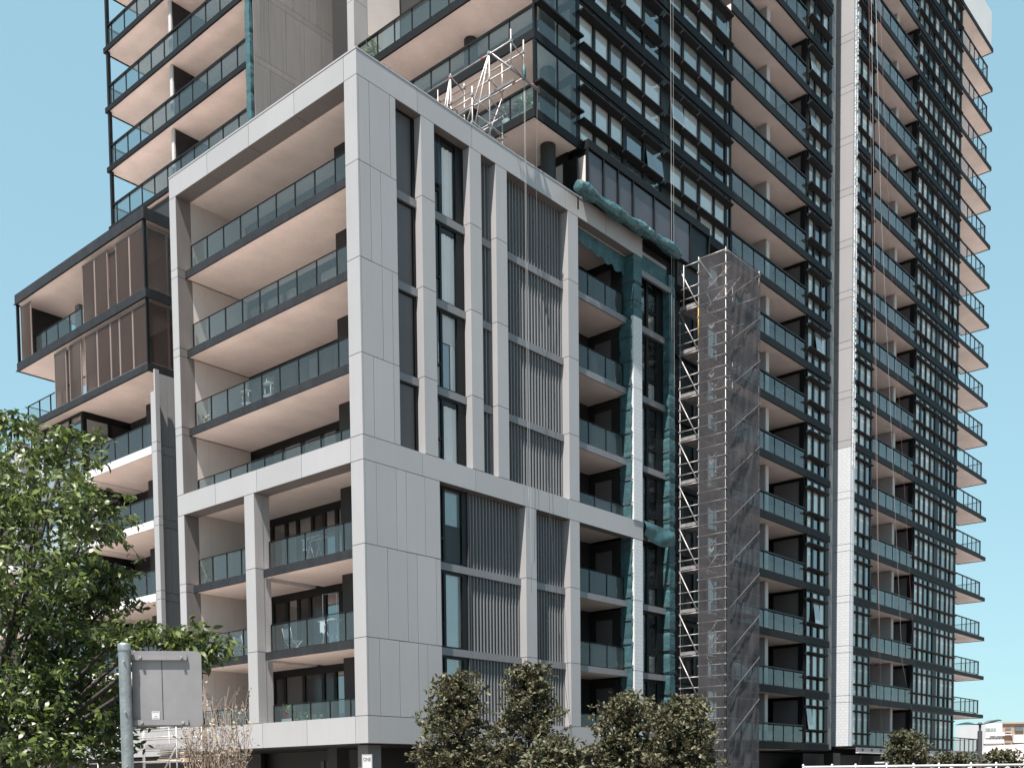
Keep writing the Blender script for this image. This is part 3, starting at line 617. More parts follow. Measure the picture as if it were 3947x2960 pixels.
# ---- left wing of the tower (x = 5.45)
for i in range(8, len(SF)):
    z = SF[i]
    if z > 50: continue
    zt = z + .25; zc = SF[i + 1] if i + 1 < len(SF) else z + 3
    b = slab(TW, (5.45, 8.7), (13.45, 25.95), z, zt, ('-x', '+y', '+x'), soffit, fascia_t, .08)
    glass_run(b, 'y', 5.6, [25.75, 25.3, 24.03, 22.81, 21.62, 20.42, 19.23, 18.07, 16.84, 15.69, 14.44, 13.5], zt + .04, zt + 1.0, glass_t, frame, .06, zt + 1.02, post_w=.045, thick=.06)
    glass_run(b, 'x', 25.8, [5.6, 6.9, 8.2], zt + .04, zt + 1.0, glass_t, frame, .05, zt + 1.02, post_w=.045)
    box('partition_end', white_d, (5.72, 5.80), (19.98, 20.2), (zt, zc), TW); box('partition', black_wall, (5.805, 8.4), (19.99, 20.19), (zt, zc), TW)
    door_wall(TW, 'y', 8.4, 13.5, 19.98, zt, zc, 600 + i, -1); door_wall(TW, 'y', 8.4, 20.2, 22.4, zt, zc, 620 + i, -1)
    box('corner_post', frame, (5.5, 5.66), (25.62, 25.78), (zt, zc), TW)
box('inner_core', dark, (8.55, 12.1), (13.1, 22.4), (24.9, 62), TW); box('lower_wing_wall', black_wall, (5.6, 8.5), (13.5, 25.5), (24.0, 30.4), TW)
# blank panelled wall facing the corner (y = 13.03)
CH = ([5.47, 5.87, 6.32, 7.25, 8.3, 9.3, 10.7, 12.0], [5.47, 6.32, 7.69, 8.63, 9.08, 9.95, 10.7, 12.0])
for i in range(7, len(SF) - 1):
    if SF[i] > 44: break
    cs = CH[i % 2]
    for a, b_ in zip(cs[:-1], cs[1:]): box('wall_panel', panel_mauve, (a + .008, b_ - .008), (13.03, 13.06), (SF[i] + .29, SF[i + 1] - .006), TW)
    box('wall_panel', panel_mauve, (5.475, 8.2), (13.03, 13.06), (SF[i] + .006, SF[i] + .278), TW); box('wall_panel', panel_mauve, (8.215, 12), (13.03, 13.06), (SF[i] + .006, SF[i] + .278), TW)
box('wall_core', dark, (5.49, 12.0), (13.065, 13.42), (24.9, 46), TW)
# pale edge column beside it
for i in range(7, 14):
    box('column_panel', panel, (9.15, 9.95), (10.52, 10.98), (SF[i] + .4, SF[i + 1] + .38), TW)
box('column_side', cream, (9.97, 12), (10.53, 10.9), (25, 46), TW); box('column_core', dark, (9.98, 12), (10.95, 13.0), (25, 46), TW)

# ================================================================== LEFT WING WITH THE SHUTTERED BOX
LW = empty('side_wing_building', (4, 20, 0), 'lower apartment wing left of the pale block, two shuttered storeys jutting above white edged balconies', 'building')
def ledge(z0, z1, name='box_edge_band'):
    q = MB(); q.box((.5, 3.6), (14.1, 26.05), (z0 + .04, z1 - .01), 0); q.box((.44, .5), (14.04, 26.11), (z0, z1), 1); q.box((.5, 3.6), (14.04, 14.1), (z0, z1), 1); q.box((.5, 3.6), (26.05, 26.11), (z0, z1), 1); q.box((.40, .44), (14.0, 26.15), (z0 - .0, z0 + .05), 1)
    return q.build(name, [soffit, fascia], LW)
b1 = ledge(25.22, 25.70); b2 = ledge(22.02, 22.42); b3 = ledge(19.0, 19.34)
def shutter(axis, c, a0, a1, z0, z1, m_s=louvre):
    q = MB(); fw = .055
    def bx(p0, p1, c0, c1, y0, y1, mi):
        if axis == 'y': q.box((c0, c1), (p0, p1), (y0, y1), mi)
        else: q.box((p0, p1), (c0, c1), (y0, y1), mi)
    bx(a0, a1, c - .025, c + .025, z0, z0 + fw, 1); bx(a0, a1, c - .025, c + .025, z1 - fw, z1, 1); bx(a0, a0 + fw, c - .025, c + .025, z0 + fw, z1 - fw, 1); bx(a1 - fw, a1, c - .025, c + .025, z0 + fw, z1 - fw, 1)
    fo = q.build('shutter', [m_s, louvre_f], LW); s2 = MB(); n = 36; st = (z1 - z0 - 2 * fw) / n
    for i in range(n):
        zc = z0 + fw + (i + .5) * st; t = .008; w_ = .042
        if axis == 'y':
            v = [(c - w_, a0 + fw, zc - .004), (c - w_, a1 - fw, zc - .004), (c + w_, a1 - fw, zc + .004), (c + w_, a0 + fw, zc + .004)]
        else:
            v = [(a0 + fw, c - w_, zc - .004), (a1 - fw, c - w_, zc - .004), (a1 - fw, c + w_, zc + .004), (a0 + fw, c + w_, zc + .004)]
        n0 = len(s2.v); s2.v += v + [(x, y_, z + t * 1.6) for x, y_, z in v]; s2.f += [(n0, n0 + 1, n0 + 2, n0 + 3), (n0 + 7, n0 + 6, n0 + 5, n0 + 4), (n0, n0 + 4, n0 + 5, n0 + 1), (n0 + 2, n0 + 6, n0 + 7, n0 + 3)]; s2.m += [0] * 4; s2.sm += [0] * 4
    tag(s2.build('shutter_slats', m_s, fo), kind='stuff')
for a, b_ in ((14.28, 15.42), (15.43, 16.55), (17.28, 18.42), (18.43, 19.55), (24.65, 25.75)): shutter('y', .56, a, b_, 22.46, 25.05)
shutter('y', .66, 16.5, 17.34, 22.46, 24.95)
for a, b_ in ((14.16, 15.31), (15.32, 16.42), (16.43, 17.20), (17.21, 18.37), (18.38, 19.5), (19.86, 21.0), (21.3, 22.45)): shutter('y', .56, a, b_, 19.38, 21.93)
shutter('y', .66, 20.9, 21.4, 19.38, 21.85)
shutter('x', 14.16, .6, 1.55, 22.46, 25.0); shutter('x', 14.16, .6, 1.55, 19.38, 21.93)
shutter('x', 14.22, 1.6, 2.6, 22.46, 25.0); shutter('x', 14.22, 1.6, 2.6, 19.38, 21.93)
box('corner_post', frame, (.46, .58), (14.08, 14.20), (22.42, 25.22), LW); box('corner_post', frame, (.46, .58), (14.05, 14.13), (19.34, 22.02), LW); box('corner_post', frame, (.46, .58), (25.93, 26.05), (22.42, 25.22), LW)
glass_run(b2, 'y', .8, [26.0, 24.79, 23.65, 22.48, 21.32, 20.16, 19, 17.9, 16.8, 15.7, 14.5], 22.5, 23.45, glass_b, frame, .025, 23.46)
glass_run(b3, 'y', .62, [25.44, 24.23, 23.1, 21.9, 20.7, 19.5, 18.3, 17.1, 15.9, 14.7], 19.4, 20.2, glass_c, frame, .025, 20.21)
glass_run(b3, 'x', 25.44, [.62, 1.8, 3.0], 19.4, 20.2, glass_c, frame, .025, 20.21)
box('back_wall', black_wall, (2.7, 3.0), (14.2, 22.5), (19.34, 22.02), LW); box('back_wall', part_g, (2.7, 3.0), (14.2, 23.7), (22.42, 25.26), LW); box('end_wall', black_wall, (.9, 3.2), (25.85, 26.04), (22.42, 25.26), LW)
box('inner_core', dark, (3.4, 5.6), (11.3, 22), (3, 25.2), LW)
box('corner_pillar', bar, (2.5, 2.7), (23.7, 24.1), (22.42, 25.26), LW)
box('grey_drape', grey_cloth, (1.4, 1.42), (19.6, 20.3), (19.4, 21.5), LW)
# white-edged balconies below, glass rails
WS = [15.90, 12.80, 9.72, 6.6, 3.6]
for i, z in enumerate(WS):
    b = slab(LW, (.5, 3.5), (14.05, 19.75), z - .33, z, ('-x', '+y'), soffit, white, .07)
    glass_run(b, 'y', .62, [19.6, 18.44, 17.24, 16.08, 14.92, 14.1], z + .05, z + 1.0, glass_b, frame, .02, z + 1.01)
    zc = 19.04 if i == 0 else WS[i - 1] - .3
    door_wall(LW, 'y', 3.45, 14.1, 20.8, z, zc, 700 + i, -1); door_wall(LW, 'x', 20.78, 1.1, 3.45, z, zc, 720 + i, -1)
    box('service_duct', black_wall, (2.62, 3.1), (17.4, 17.98), (z, zc), LW)
    box('inner_floor', soffit, (1.05, 3.5), (19.76, 26), (z - .3, z - .01), LW)
    # street-side windows beyond the balcony
    q = MB(); q.box((1.0, 1.1), (20.8, 26.2), (zc - .12, zc)); q.box((1.0, 1.1), (20.8, 26.2), (z, z + .1))
    for a in (20.8, 22.0, 23.3, 24.6, 25.9): q.box((.98, 1.12), (a, a + .14), (z + .1, zc - .12))
    q.box((1.0, 1.1), (20.94, 26.0), (z + 2.1, z + 2.18)); q.box((.72, 1.0), (20.9, 26.1), (z + 2.14, z + 2.2)); q.box((1.0, 1.1), (20.94, 26.0), (z + .75, z + .82)); f_ = q.build('window', frame, LW)
    for a, b_ in ((20.94, 22.0), (22.14, 23.3), (23.44, 24.6), (24.74, 25.9)):
        for p, r_ in ((z + .1, z + .75), (z + .82, z + 2.1), (z + 2.18, zc - .12)): box('window_pane', pane_mid if (i + int(a)) % 3 else pane_light, (1.05, 1.06), (a, b_), (p, r_), f_)
    box('slab_band', bar, (.92, 1.14), (20.7, 26.3), (z - .33, z - .005), LW)
    # further white balconies seen through the tree
    b = slab(LW, (.5, 3.5), (27.5, 36), z - .33, z, ('-x', '-y'), soffit, white, .07)
    door_wall(LW, 'y', 2.6, 27.5, 36, z, zc, 740 + i, -1); box('party_wall', panel, (.9, 2.6), (31.2, 31.5), (z, zc), LW); box('pier', panel, (.6, 1.1), (26.4, 27.4), (z - .3, zc - .3), LW)
box('base_wall', panel, (.45, .9), (11.5, 40), (2.8, 3.95), LW); box('ground_wall', black_wall, (3, 3.2), (10.3, 40), (0, 2.85), LW); box('end_mass', part_g, (3.6, 9), (26.5, 40), (0, 16), LW)
# edge column and grey panelled return wall
EZ = [18.98, 16.0, 15.62, 12.9, 12.55, 9.8, 9.45, 6.7, 6.3, 3.95]
for a, b_ in zip(EZ[1:], EZ[:-1]):
    if a == 16.0:
        q = MB(); q.box((.5, .70), (13.62, 13.72), (a + .01, b_)); q.box((.5, .70), (13.72, 14.0), (a + .01, 18.1)); q.build('edge_column_panel', panel, LW)
    else: box('edge_column_panel', panel, (.5, .70), (13.62, 14.0), (a + .01, b_ - .01), LW)
    if b_ - a < .6: box('return_wall_panel', panel, (.81, 3.3), (13.95, 13.99), (a + .01, b_ - .01), LW)
    else:
        for p, r_ in ((.81, 1.265), (1.275, 2.2), (2.21, 3.3)): box('return_wall_panel', panel, (p, r_), (13.95, 13.99), (a + .01, b_ - .01), LW)
box('downpipe', frame, (.71, .79), (13.8, 13.9), (3.9, 16.4), LW); box('wall_core', dark, (.705, 3.3), (13.995, 14.04), (3.9, 19), LW)

# ================================================================== wraps and tarpaulins
def wrapped(x0, x1, y0, y1, z0, z1, seed, amp=.05, strap=1.0, name='wrap', mats=None):
    q = MB(); per = []
    for i in range(5): per.append((x0 + (x1 - x0) * i / 5, y0))
    for i in range(5): per.append((x1, y0 + (y1 - y0) * i / 5))
    for i in range(5): per.append((x1 - (x1 - x0) * i / 5, y1))
    for i in range(5): per.append((x0, y1 - (y1 - y0) * i / 5))
    cx, cy = (x0 + x1) / 2, (y0 + y1) / 2; P = []; z = z0
    while z < z1 + .01:
        row = []; t = (z - z0) / strap; pinch = .035 * max(0, 1 - abs((t % 1) - .5) * -1 - .5) if False else .05 * math.exp(-((t % 1 - .5) / .08) ** 2)
        for (x, y) in per:
            nv = noise.noise(Vector((x * 2.2 + seed, y * 2.2, z * 1.8))) + .5 * noise.noise(Vector((x * 6, y * 6 + seed, z * 6)))
            k = 1 + (amp * nv - pinch) / .35; row.append((cx + (x - cx) * k, cy + (y - cy) * k, z))
        P.append(row); z += .09
    q.grid(P, 0, 0, True); return q.build(name, mats or teal)
def straps(parent, x0, x1, y0, y1, zs):
    for z in zs:
        q = MB(); e = .045; q.box((x0 - e, x1 + e), (y0 - e, y0 - e + .02), (z, z + .035)); q.box((x0 - e, x0 - e + .02), (y0, y1), (z, z + .035)); q.box((x1 + e - .02, x1 + e), (y0, y1), (z, z + .035)); q.build('strap', rope_d, parent)
o = tag(wrapped(15.93, 16.58, -.02, .62, 22.05, 24.75, 3, .03), 'short teal shadecloth wrap round the column top above the white board', 'shade cloth'); straps(o, 15.95, 16.55, 0, .6, (22.8, 23.6))
for k, (z0, z1) in enumerate(((12.3, 22.0), (3.0, 12.3))):
    o = wrapped(15.78, 15.98, .05, .64, z0, z1, 11 + k, .025, 1.1)
    tag(o, ('teal shadecloth on the column flank beside the white board, above the mid beam', 'teal shadecloth on the column flank beside the white board, below the mid beam')[k], 'shade cloth')
    straps(o, 15.78, 15.98, .05, .6, [z0 + .6 + 1.03 * j for j in range(9) if z0 + .6 + 1.03 * j < z1])
wb = empty('white_board_cladding', (16.3, 0, 3), 'white printed boards fixed up the front of the teal wrapped column', 'boards')
for z0, z1 in ((19.0, 22.1), (15.9, 18.98), (13.2, 15.88), (9.65, 12.35), (6.52, 9.63), (3.0, 6.5)): box('board_sheet', board, (15.9, 16.56), (-.035, -.012), (z0, z1), wb); box('board_edge', white, (15.885, 15.899), (-.03, .1), (z0, z1), wb)
o = tag(wrapped(18.85, 19.33, .0, .45, 3.0, 24.9, 29, .028, 1.0), 'tall teal shadecloth wrap on the column next to the open scaffold', 'shade cloth'); straps(o, 18.85, 19.33, 0, .45, [3.6 + 1.02 * j for j in range(21)])
# rolled tarpaulin on the parapet
q = MB(); P = []
for i in range(260):
    x = 11.28 + 7.65 * i / 259; r0 = .24 + .05 * math.sin(i * .09) - (.10 * math.exp(-((x - 16.1) / .12) ** 2)) - (.1 if i in (0, 259) else 0); row = []
    for k in range(18):
        a = 2 * math.pi * k / 18; r_ = r0 * (1 + .22 * noise.noise(Vector((x * 1.1, k * .55, 3))) + .13 * noise.noise(Vector((x * 5, k * 1.3, 9)))+ .06 * noise.noise(Vector((x * 14, k * 2.1, 5)))); row.append((x, -.50 + r_ * math.cos(a), 25.60 + r_ * .95 * math.sin(a) - .03 * math.sin(x)))
    P.append(row)
q.grid(P, 0, 0, True); q.grid([[p for p in P[0]], [(11.27, -.5, 25.6)] * 18], 0, 0, True); q.grid([[(18.94, -.5, 25.6)] * 18, P[-1]], 0, 0, True)
tag(q.build('tarpaulin_roll', teal_l), 'long rolled teal tarpaulin lying along the parapet top under the dark skirt panels', 'tarpaulin')
def sheet(fn, nu, nv, name, m_, label, cat):
    q = MB(); q.grid([[fn(i / nu, j / nv) for i in range(nu + 1)] for j in range(nv + 1)], 0, 1); return tag(q.build(name, m_), label, cat)
# scalloped teal drape inside the top balcony opening
def fn(u, v):
    x = 12.0 + 3.95 * u; drop = .42 + .14 * abs(math.sin(u * 17)) + .35 * u; return (x, .46 + .03 * math.sin(u * 40) * v, 24.78 - drop * v)
sheet(fn, 60, 6, 'shade_cloth_drape', teal, 'ragged teal shadecloth valance under the beam of the topmost right balcony', 'shade cloth')
def fn(u, v): x = 16.68 + 2.2 * u; return (x, .16 + .05 * math.sin(u * 9 + v * 4) * v, 25.1 - (.85 + .1 * math.sin(u * 7)) * v)
sheet(fn, 30, 8, 'shade_cloth_drape', teal, 'teal shadecloth stretched over the window head between the two wrapped columns', 'shade cloth')
def fn(u, v): x = 16.7 + 2.5 * u; return (x, -.02 - .12 * math.sin(v * 3.1) * (.6 + .4 * math.sin(u * 8 + v * 3)), 13.3 - .12 * u - (.62 + .28 * math.sin(u * 3.1)) * v)
sheet(fn, 30, 10, 'shade_cloth_drape', teal_l, 'sagging teal shadecloth hung across the bay at mid beam height', 'shade cloth')
q = MB(); q.box((16.6, 19.35), (.0, .12), (24.05, 24.30)); tag(q.build('lintel_board', bar), 'loose grey metal lintel across the bay between the teal wrapped columns', 'lintel')
q = MB(); q.tube([(13.07 * 0 + 5.40, 13.25, 27.5), (5.40, 13.2, 46)], .13, 8); P = []
o = wrapped(5.30, 5.46, 13.08, 13.42, 27.6, 46, 51, .05, 1.3); tag(o, 'narrow teal wrap up the tower edge beside the blank grey wall', 'shade cloth')

# ================================================================== SCAFFOLDS
def tube_obj(a, b, parent, name, m_=galv, r=.024, n=7):
    q = MB(); q.tube([a, b], r, n); return q.build(name, m_, parent)
def coupler(parent, p):
    q = MB(); q.boxr(p, (.09, .09, .07), (Vector((1, 0, 0)), Vector((0, 1, 0)), Vector((0, 0, 1)))); return q
SC = empty('scaffold_tower', (21, -1, 0), 'tall metal scaffold tower half wrapped in dark mesh standing against the facade', 'scaffold')
ys = (-.05, -1.06, -2.47); xs_ = (19.7, 22.83)
clamps = MB()
for y in ys:
    for x in xs_:
        top = 25.6 if y < -.5 else 23.6
        tube_obj((x, y, 0), (x, y, top), SC, 'standard', r=.026)
        z = 1.4
        while z < top: clamps.box((x - .05, x + .05), (y - .05, y + .05), (z - .035, z + .035)); z += .5
tube_obj((19.69, -1.06, 21.4), (19.69, -1.06, 23.4), SC, 'standard', yellow, .03)
tube_obj((19.55, -.35, 23.4), (19.55, -.35, 25.4), SC, 'standard', galv, .024)
lifts = [1.4 + 2.0 * k for k in range(12)]
for k, z in enumerate(lifts):
    for dz in (0, .5, 1.0, 1.5):
        zz = z + dz
        if zz > 25.5: continue
        tube_obj((19.7, -1.06, zz), (19.7, -2.47, zz), SC, 'ledger')
        if dz in (0, .5, 1.0): tube_obj((19.7, -.05, zz), (19.7, -1.06, zz), SC, 'ledger')
        if dz in (0, 1.0): tube_obj((19.7, -2.47, zz), (22.83, -2.47, zz), SC, 'ledger'); tube_obj((22.83, -.05, zz), (22.83, -2.47, zz), SC, 'ledger')
    tube_obj((19.66, -.05, z + 1.95), (19.66, -1.03, z + .05), SC, 'brace', galv, .03)
    if z < 23.5:
        for j in range(4): box('deck_plank', plank, (19.72, 22.8), (-.98 + j * .235, -.76 + j * .235), (z + .04, z + .09), SC)
        box('toe_board', plank, (19.665, 19.69), (-1.02, -.08), (z + .06, z + .22), SC)
        for j in range(3): box('deck_plank', plank, (19.72, 22.8), (-2.42 + j * .235, -2.2 + j * .235), (z - .05, z), SC)
        # stair flight
        st = MB(); d = 1 if k % 2 else -1; xa, xb = (20.2, 22.3) if d > 0 else (22.3, 20.2)
        for yy in (-1.75, -1.2): st.tube([(xa, yy, z), (xb, yy, z + 1.95)], .03, 5)
        for j in range(8): t = (j + .5) / 8; xx = xa + (xb - xa) * t; st.box((xx - .1, xx + .1), (-1.72, -1.22), (z + 1.95 * t - .02, z + 1.95 * t + .01))
        st.tube([(xa, -1.2, z + .9), (xb, -1.2, z + 2.7)], .018, 5); st.build('stair_flight', galv, SC)
for kx, z in enumerate((23.4, 25.4)): tube_obj((19.68, -.05, z), (19.68, -1.06, z), SC, 'ledger')
tube_obj((19.7, -1.06, 25.5), (19.7, -2.47, 23.4), SC, 'brace'); tube_obj((19.7, -1.06, 25.5), (19.7, -2.47, 25.5), SC, 'ledger'); tube_obj((19.7, -2.47, 25.5), (22.83, -2.47, 25.5), SC, 'ledger')
tag(clamps.build('clamps', galv, SC), kind='stuff')
for k, z in enumerate((24.2, 22.3, 20.1, 16.2, 12.2, 8.2, 4.6)):
    q = MB(); q.grid([[(19.66, -1.62 - .28 * i / 6, z - .12 * math.sin(math.pi * i / 6) + dz) for i in range(7)] for dz in (0, .14)], 0, 0); q.build('white_tag', plastic, SC)
def netsheet(kind):
    q = MB(); P = []; z = 1.5; n = 26
    while z < 25.5:
        row = []
        for i in range(n + 1):
            t = i / n
            if kind == 0: x = 19.64; y = -1.08 - 1.38 * t; w_ = .03
            else: x = 19.72 + 3.15 * t; y = -2.53; w_ = .10
            nn = noise.noise(Vector((x * 1.3 + y * 1.3, z * .7, kind * 7))) + .6 * noise.noise(Vector((x * 5, y * 5, z * .9 + 4)))
            edge = min(1, 6 * t, 6 * (1 - t)); row.append((x + (nn * w_ * edge if kind == 0 else 0), y - (abs(nn) * w_ * edge if kind else 0), min(z, 25.45)))
        P.append(row); z += .14
    q.grid(P, 0, 1); o = q.build('mesh_sheet', net_b if kind else net, SC); return o
netsheet(0); netsheet(1)
q = MB()
for k in range(11):   # lapped seams of the mesh, running diagonally
    z = 3.4 + 2 * k; q.tube([(19.75, -2.63, z), (22.83, -2.56, z + 2.05)], .014, 5)
tag(q.build('mesh_seam', mat('seam_grey', (.10, .095, .10), .9), SC), kind='stuff')
# rooftop scaffold on the podium
RS = empty('roof_scaffold', (7, 1.5, 25.2), 'rigging frame of white tubes cantilevered over the podium parapet below the tower corner', 'scaffold')
def T(a, b, name='tube', m_=galv, r=.024): tube_obj(a, b, RS, name, m_, r)
A = 7.05; Bx = 8.05
for x, y, z0, z1 in ((A, -.64, 28.0, 29.46), (A, .45, 25.2, 29.13), (A, 2.49, 25.2, 29.2), (Bx, -.41, 28.2, 29.68), (Bx, .68, 27.88, 29.34), (Bx, .70, 25.2, 27.45), (Bx, 2.71, 25.2, 29.4), (6.4, .75, 25.3, 27.7)): T((x, y, z0), (x, y, z1), 'standard', r=.028)
for x, y0, z in ((A, -.64, 29.05), (A, -.64, 28.1), (A, .45, 27.5), (Bx, -.41, 29.25), (Bx, -.41, 28.3), (Bx, .7, 27.3), (Bx, .7, 26.5), (A, .45, 26.4)): T((x, y0, z), (x, 4.6, z), 'ledger')
for y, z in ((-.62, 29.05), (.45, 28.15), (.5, 27.5), (2.5, 29.1), (.55, 26.6)): T((A, y, z), (Bx, y + .22, z), 'transom')
T((A, .45, 29.13), (8.75, -.5, 28.2), 'cantilever_beam', alum, .045); T((A, -.45, 28.4), (8.8, -.45, 28.15), 'cantilever_beam', alum, .03)
T((A, .45, 29.1), (A, 2.6, 25.4), 'brace', r=.03); T((A, .45, 29.1), (A, 1.6, 25.6), 'brace', r=.03); T((A, 2.49, 29.2), (A, 3.6, 25.6), 'brace'); T((A, 2.49, 29.2), (A, 3.1, 25.8), 'brace', r=.03); T((Bx, .7, 28.0), (Bx, 2.4, 25.4), 'brace'); T((Bx, 2.7, 28.3), (Bx, 3.8, 25.8), 'brace')
q = MB()
for (x, y, z) in ((A, -.64, 29.05), (A, -.64, 28.1), (A, .45, 29.1), (A, .45, 28.15), (A, .45, 27.5), (A, .45, 26.5), (A, 2.49, 29.1), (A, 2.49, 28.1), (Bx, -.41, 29.25), (Bx, -.41, 28.3), (Bx, .68, 28.3), (Bx, .70, 27.3), (Bx, .70, 26.5), (Bx, 2.71, 29.25), (Bx, 2.71, 28.3), (6.4, .75, 27.4), (6.4, .75, 26.4)): q.box((x - .05, x + .05), (y - .05, y + .05), (z - .045, z + .045))
q.build('couplers', galv, RS)
for x, y0, z in ((6.4, .75, 27.3), (6.4, .75, 26.4), (Bx, 2.71, 28.9), (A, 2.49, 28.1)): T((x, y0, z), (x, y0 + 2.6, z), 'ledger')
for y, z in ((.75, 27.3), (.75, 26.4), (.45, 26.5), (2.6, 28.1)): T((6.4 if z < 27.4 else A, y, z), (Bx, y + .05, z - .05), 'transom')
for y in (3.2, 4.0): T((A, y, 25.3), (A, y, 28.9), 'standard'); T((Bx, y + .2, 25.3), (Bx, y + .2, 28.8), 'standard')
q = MB(); q.boxr((A + .5, 2.2, 28.0), (.04, 5.2, .11), (Vector((1, 0, 0)), Vector((0, 1, 0)), Vector((0, 0, 1)))); q.build('truss_beam', alum, RS)
for p in ((A, .8, 29.05), (A, 2.6, 29.05), (Bx, .1, 28.3), (6.4, .75, 27.0), (8.5, -.45, 28.25)): q = MB(); q.tube([(p[0], p[1] - .06, p[2]), (p[0], p[1] + .06, p[2])], .03, 7); q.build('red_mark', redm, RS)
q = MB(); q.lathe((8.05, -.43, 28.2), [(.02, 0), (.08, .1), (.09, .35), (.06, .5), (.02, .6)], 10); q.build('pulley_bag', teal, RS)
def rope(pts, m_, label, r=.013):
    q = MB(); q.tube(pts, r, 5); tag(q.build('rope', m_), label, 'rope')
def cat_pts(a, b, sag=0, n=14):
    a = Vector(a); b = Vector(b); return [a.lerp(b, i / n) + Vector((sag * math.sin(math.pi * i / n), 0, 0)) for i in range(n + 1)]
rope(cat_pts((8.05, -.42, 28.2), (8.42, -.16, 11.5)), rope_w, 'thin white rope hanging from the roof rigging down the corrugated screens', .008)
rope(cat_pts((8.10, -.42, 28.2), (8.50, -.2, 9.0)), rope_w, 'second white rope close beside the first on the corrugated screens', .006)
rope([(8.75, -.5, 28.2), (9.02, -.15, 22.5), (9.38, -.15, 18.6), (9.76, -.15, 12.2), (10.1, -.15, 9.8), (10.4, -.15, 6.9), (11.3, -.15, 2.1)], rope_d, 'thin dark rope curving down the front of the pale block', .008)
rope(cat_pts((18.12, -.5, 60), (18.3, -.5, 20)), rope_w, 'left of two white ropes dropping down the tower windows above the scaffold', .009)
rope(cat_pts((18.34, -.5, 60), (18.5, -.5, 17)), rope_w, 'right of two white ropes dropping down the tower windows above the scaffold', .006)
rope([(38.6, -.8, 60), (39.3, -.9, 43), (39.9, -1.0, 30), (40.2, -1.3, 14), (40.48, -1.5, 1)], rope_r, 'red rope hanging in front of the windows right of the white fin', .008)
rope([(38.9, -.8, 60), (39.9, -1, 35), (40.3, -1.3, 14), (40.8, -1.5, 1)], rope_w, 'white rope hanging in front of the windows right of the white fin', .008)
rope([(39.2, -.8, 60), (40.9, -1, 36), (44.0, -1.4, 9), (47.7, -1.6, 1.5)], rope_w, 'long white rope slanting across the tower to the white rail below', .010)
rope([(39.2, -.8, 60), (42.6, -1, 33), (45.9, -1.3, 12), (47.0, -1.6, 1.5)], rope_r, 'faint red rope slanting across the right balconies of the tower', .006)
# small scaffold at the foot of the left facade
LS = empty('low_scaffold', (-2, 11, 0), 'low scaffold with stacked planks at the foot of the left facade behind the sign', 'scaffold')
for y in (8.65, 10.97, 13.0, 14.69, 15.57):
    for x in (-2.0, -.9):
        if y > 14 and x > -1.5: continue
        tube_obj((x, y, 0), (x, y, 4.3 if y < 14 else 2.7), LS, 'standard', r=.026)
for z in (2.47, 2.95, 3.4, 3.75): 
    tube_obj((-2.0, 8.0 if z < 2.5 else 8.65, z), (-2.0, 15.6 if z < 2.5 else 13.0, z), LS, 'ledger')
    tube_obj((-.9, 8.65, z), (-.9, 13.0, z), LS, 'ledger')
tube_obj((-2.0, 9.6, 2.1), (-2.0, 8.7, 2.95), LS, 'brace', galv, .035); tube_obj((-2, 13.2, 4.1), (-2, 14.7, 3.95), LS, 'ledger')
for k in range(6): box('plank', wood if k % 3 == 0 else plank, (-1.85, -1.2), (8.3 + .1 * (k % 2), 10.3 - .12 * (k % 3)), (2.52 + .075 * k, 2.57 + .075 * k), LS)
box('toe_board', plank, (-2.03, -1.99), (8.7, 10.9), (2.98, 3.13), LS)

# ================================================================== STREET FURNITURE
def at(u, v, d):
    """point seen at display pixel (u,v) (2212 wide) at depth d in front of the lens, used once to measure positions"""
    uu, vv = u * 1.78436, v * 1.78436
    return CAM_C + (F + R * ((uu - 1973.65) / 4085.28) - U * ((vv - 3251.79) / 4085.28)) * d
up = Vector((0, 0, 1)); Rh = Vector((R.x, R.y, 0)).normalized(); Fh = Vector((F.x, F.y, 0)).normalized()
SG = empty('street_sign', tuple(at(268, 1659, 5.5).xy) + (0,), 'back of a grey street sign plate bolted to a round galvanised post', 'sign')
pp = at(268, 1388, 5.5); px_, py_ = pp.x, pp.y
q = MB(); q.lathe((px_, py_, 0), [(.0302, 0), (.0302, pp.z - .03)], 28); q.build('post', galv2, SG)
q = MB(); q.lathe((px_, py_, pp.z - .045), [(.0328, 0), (.0328, .030), (.030, .037), (.015, .043), (0, .044)], 28); q.build('post_cap', galv2, SG)
for zz in (.10, .36, .64): 
    q = MB(); c_ = Vector((px_, py_, pp.z - zz)) - Fh * .031 + Rh * .008; q.tube([c_, c_ - Fh * .008], .006, 8); q.build('bolt', galv, SG)
pa = at(283, 1405, 5.52); pb = at(425, 1568, 5.52)
dR = (Rh + Fh * .10).normalized(); dN = Vector((dR.y, -dR.x, 0)) 
if dN.dot(Fh) < 0: dN = -dN
W_ = (pb - pa).dot(Rh) * 1.02 + .012; H_ = pa.z - pb.z; org = Vector((px_, py_, pb.z)) + Fh * .03 + Rh * .02
def rounded_plate(w_, h_, r, t):
    m2 = MB(); pts = []
    for cx, cy, a0 in ((w_ - r, h_ - r, 0), (r * .3, h_ - r * .3, 90), (r * .3, r * .3, 180), (w_ - r, r, 270)):
        rr_ = r if cx > w_ / 2 else r * .3
        for i in range(7): a = math.radians(a0 + 15 * i); pts.append((cx + rr_ * math.cos(a), cy + rr_ * math.sin(a)))
    n = len(pts)
    for o_ in (0, t):
        for x, y in pts: m2.v.append(tuple(org + dR * x + up * y + dN * (o_ + .02)))
    m2.f.append(tuple(range(n))); m2.f.append(tuple(reversed(range(n, 2 * n)))); m2.m += [0, 0]; m2.sm += [0, 0]
    for i in range(n): j = (i + 1) % n; m2.f.append((i, i + n, j + n, j)); m2.m.append(0); m2.sm.append(0)
    return m2
rounded_plate(W_, H_, .025, .003).build('sign_plate', alum, SG)
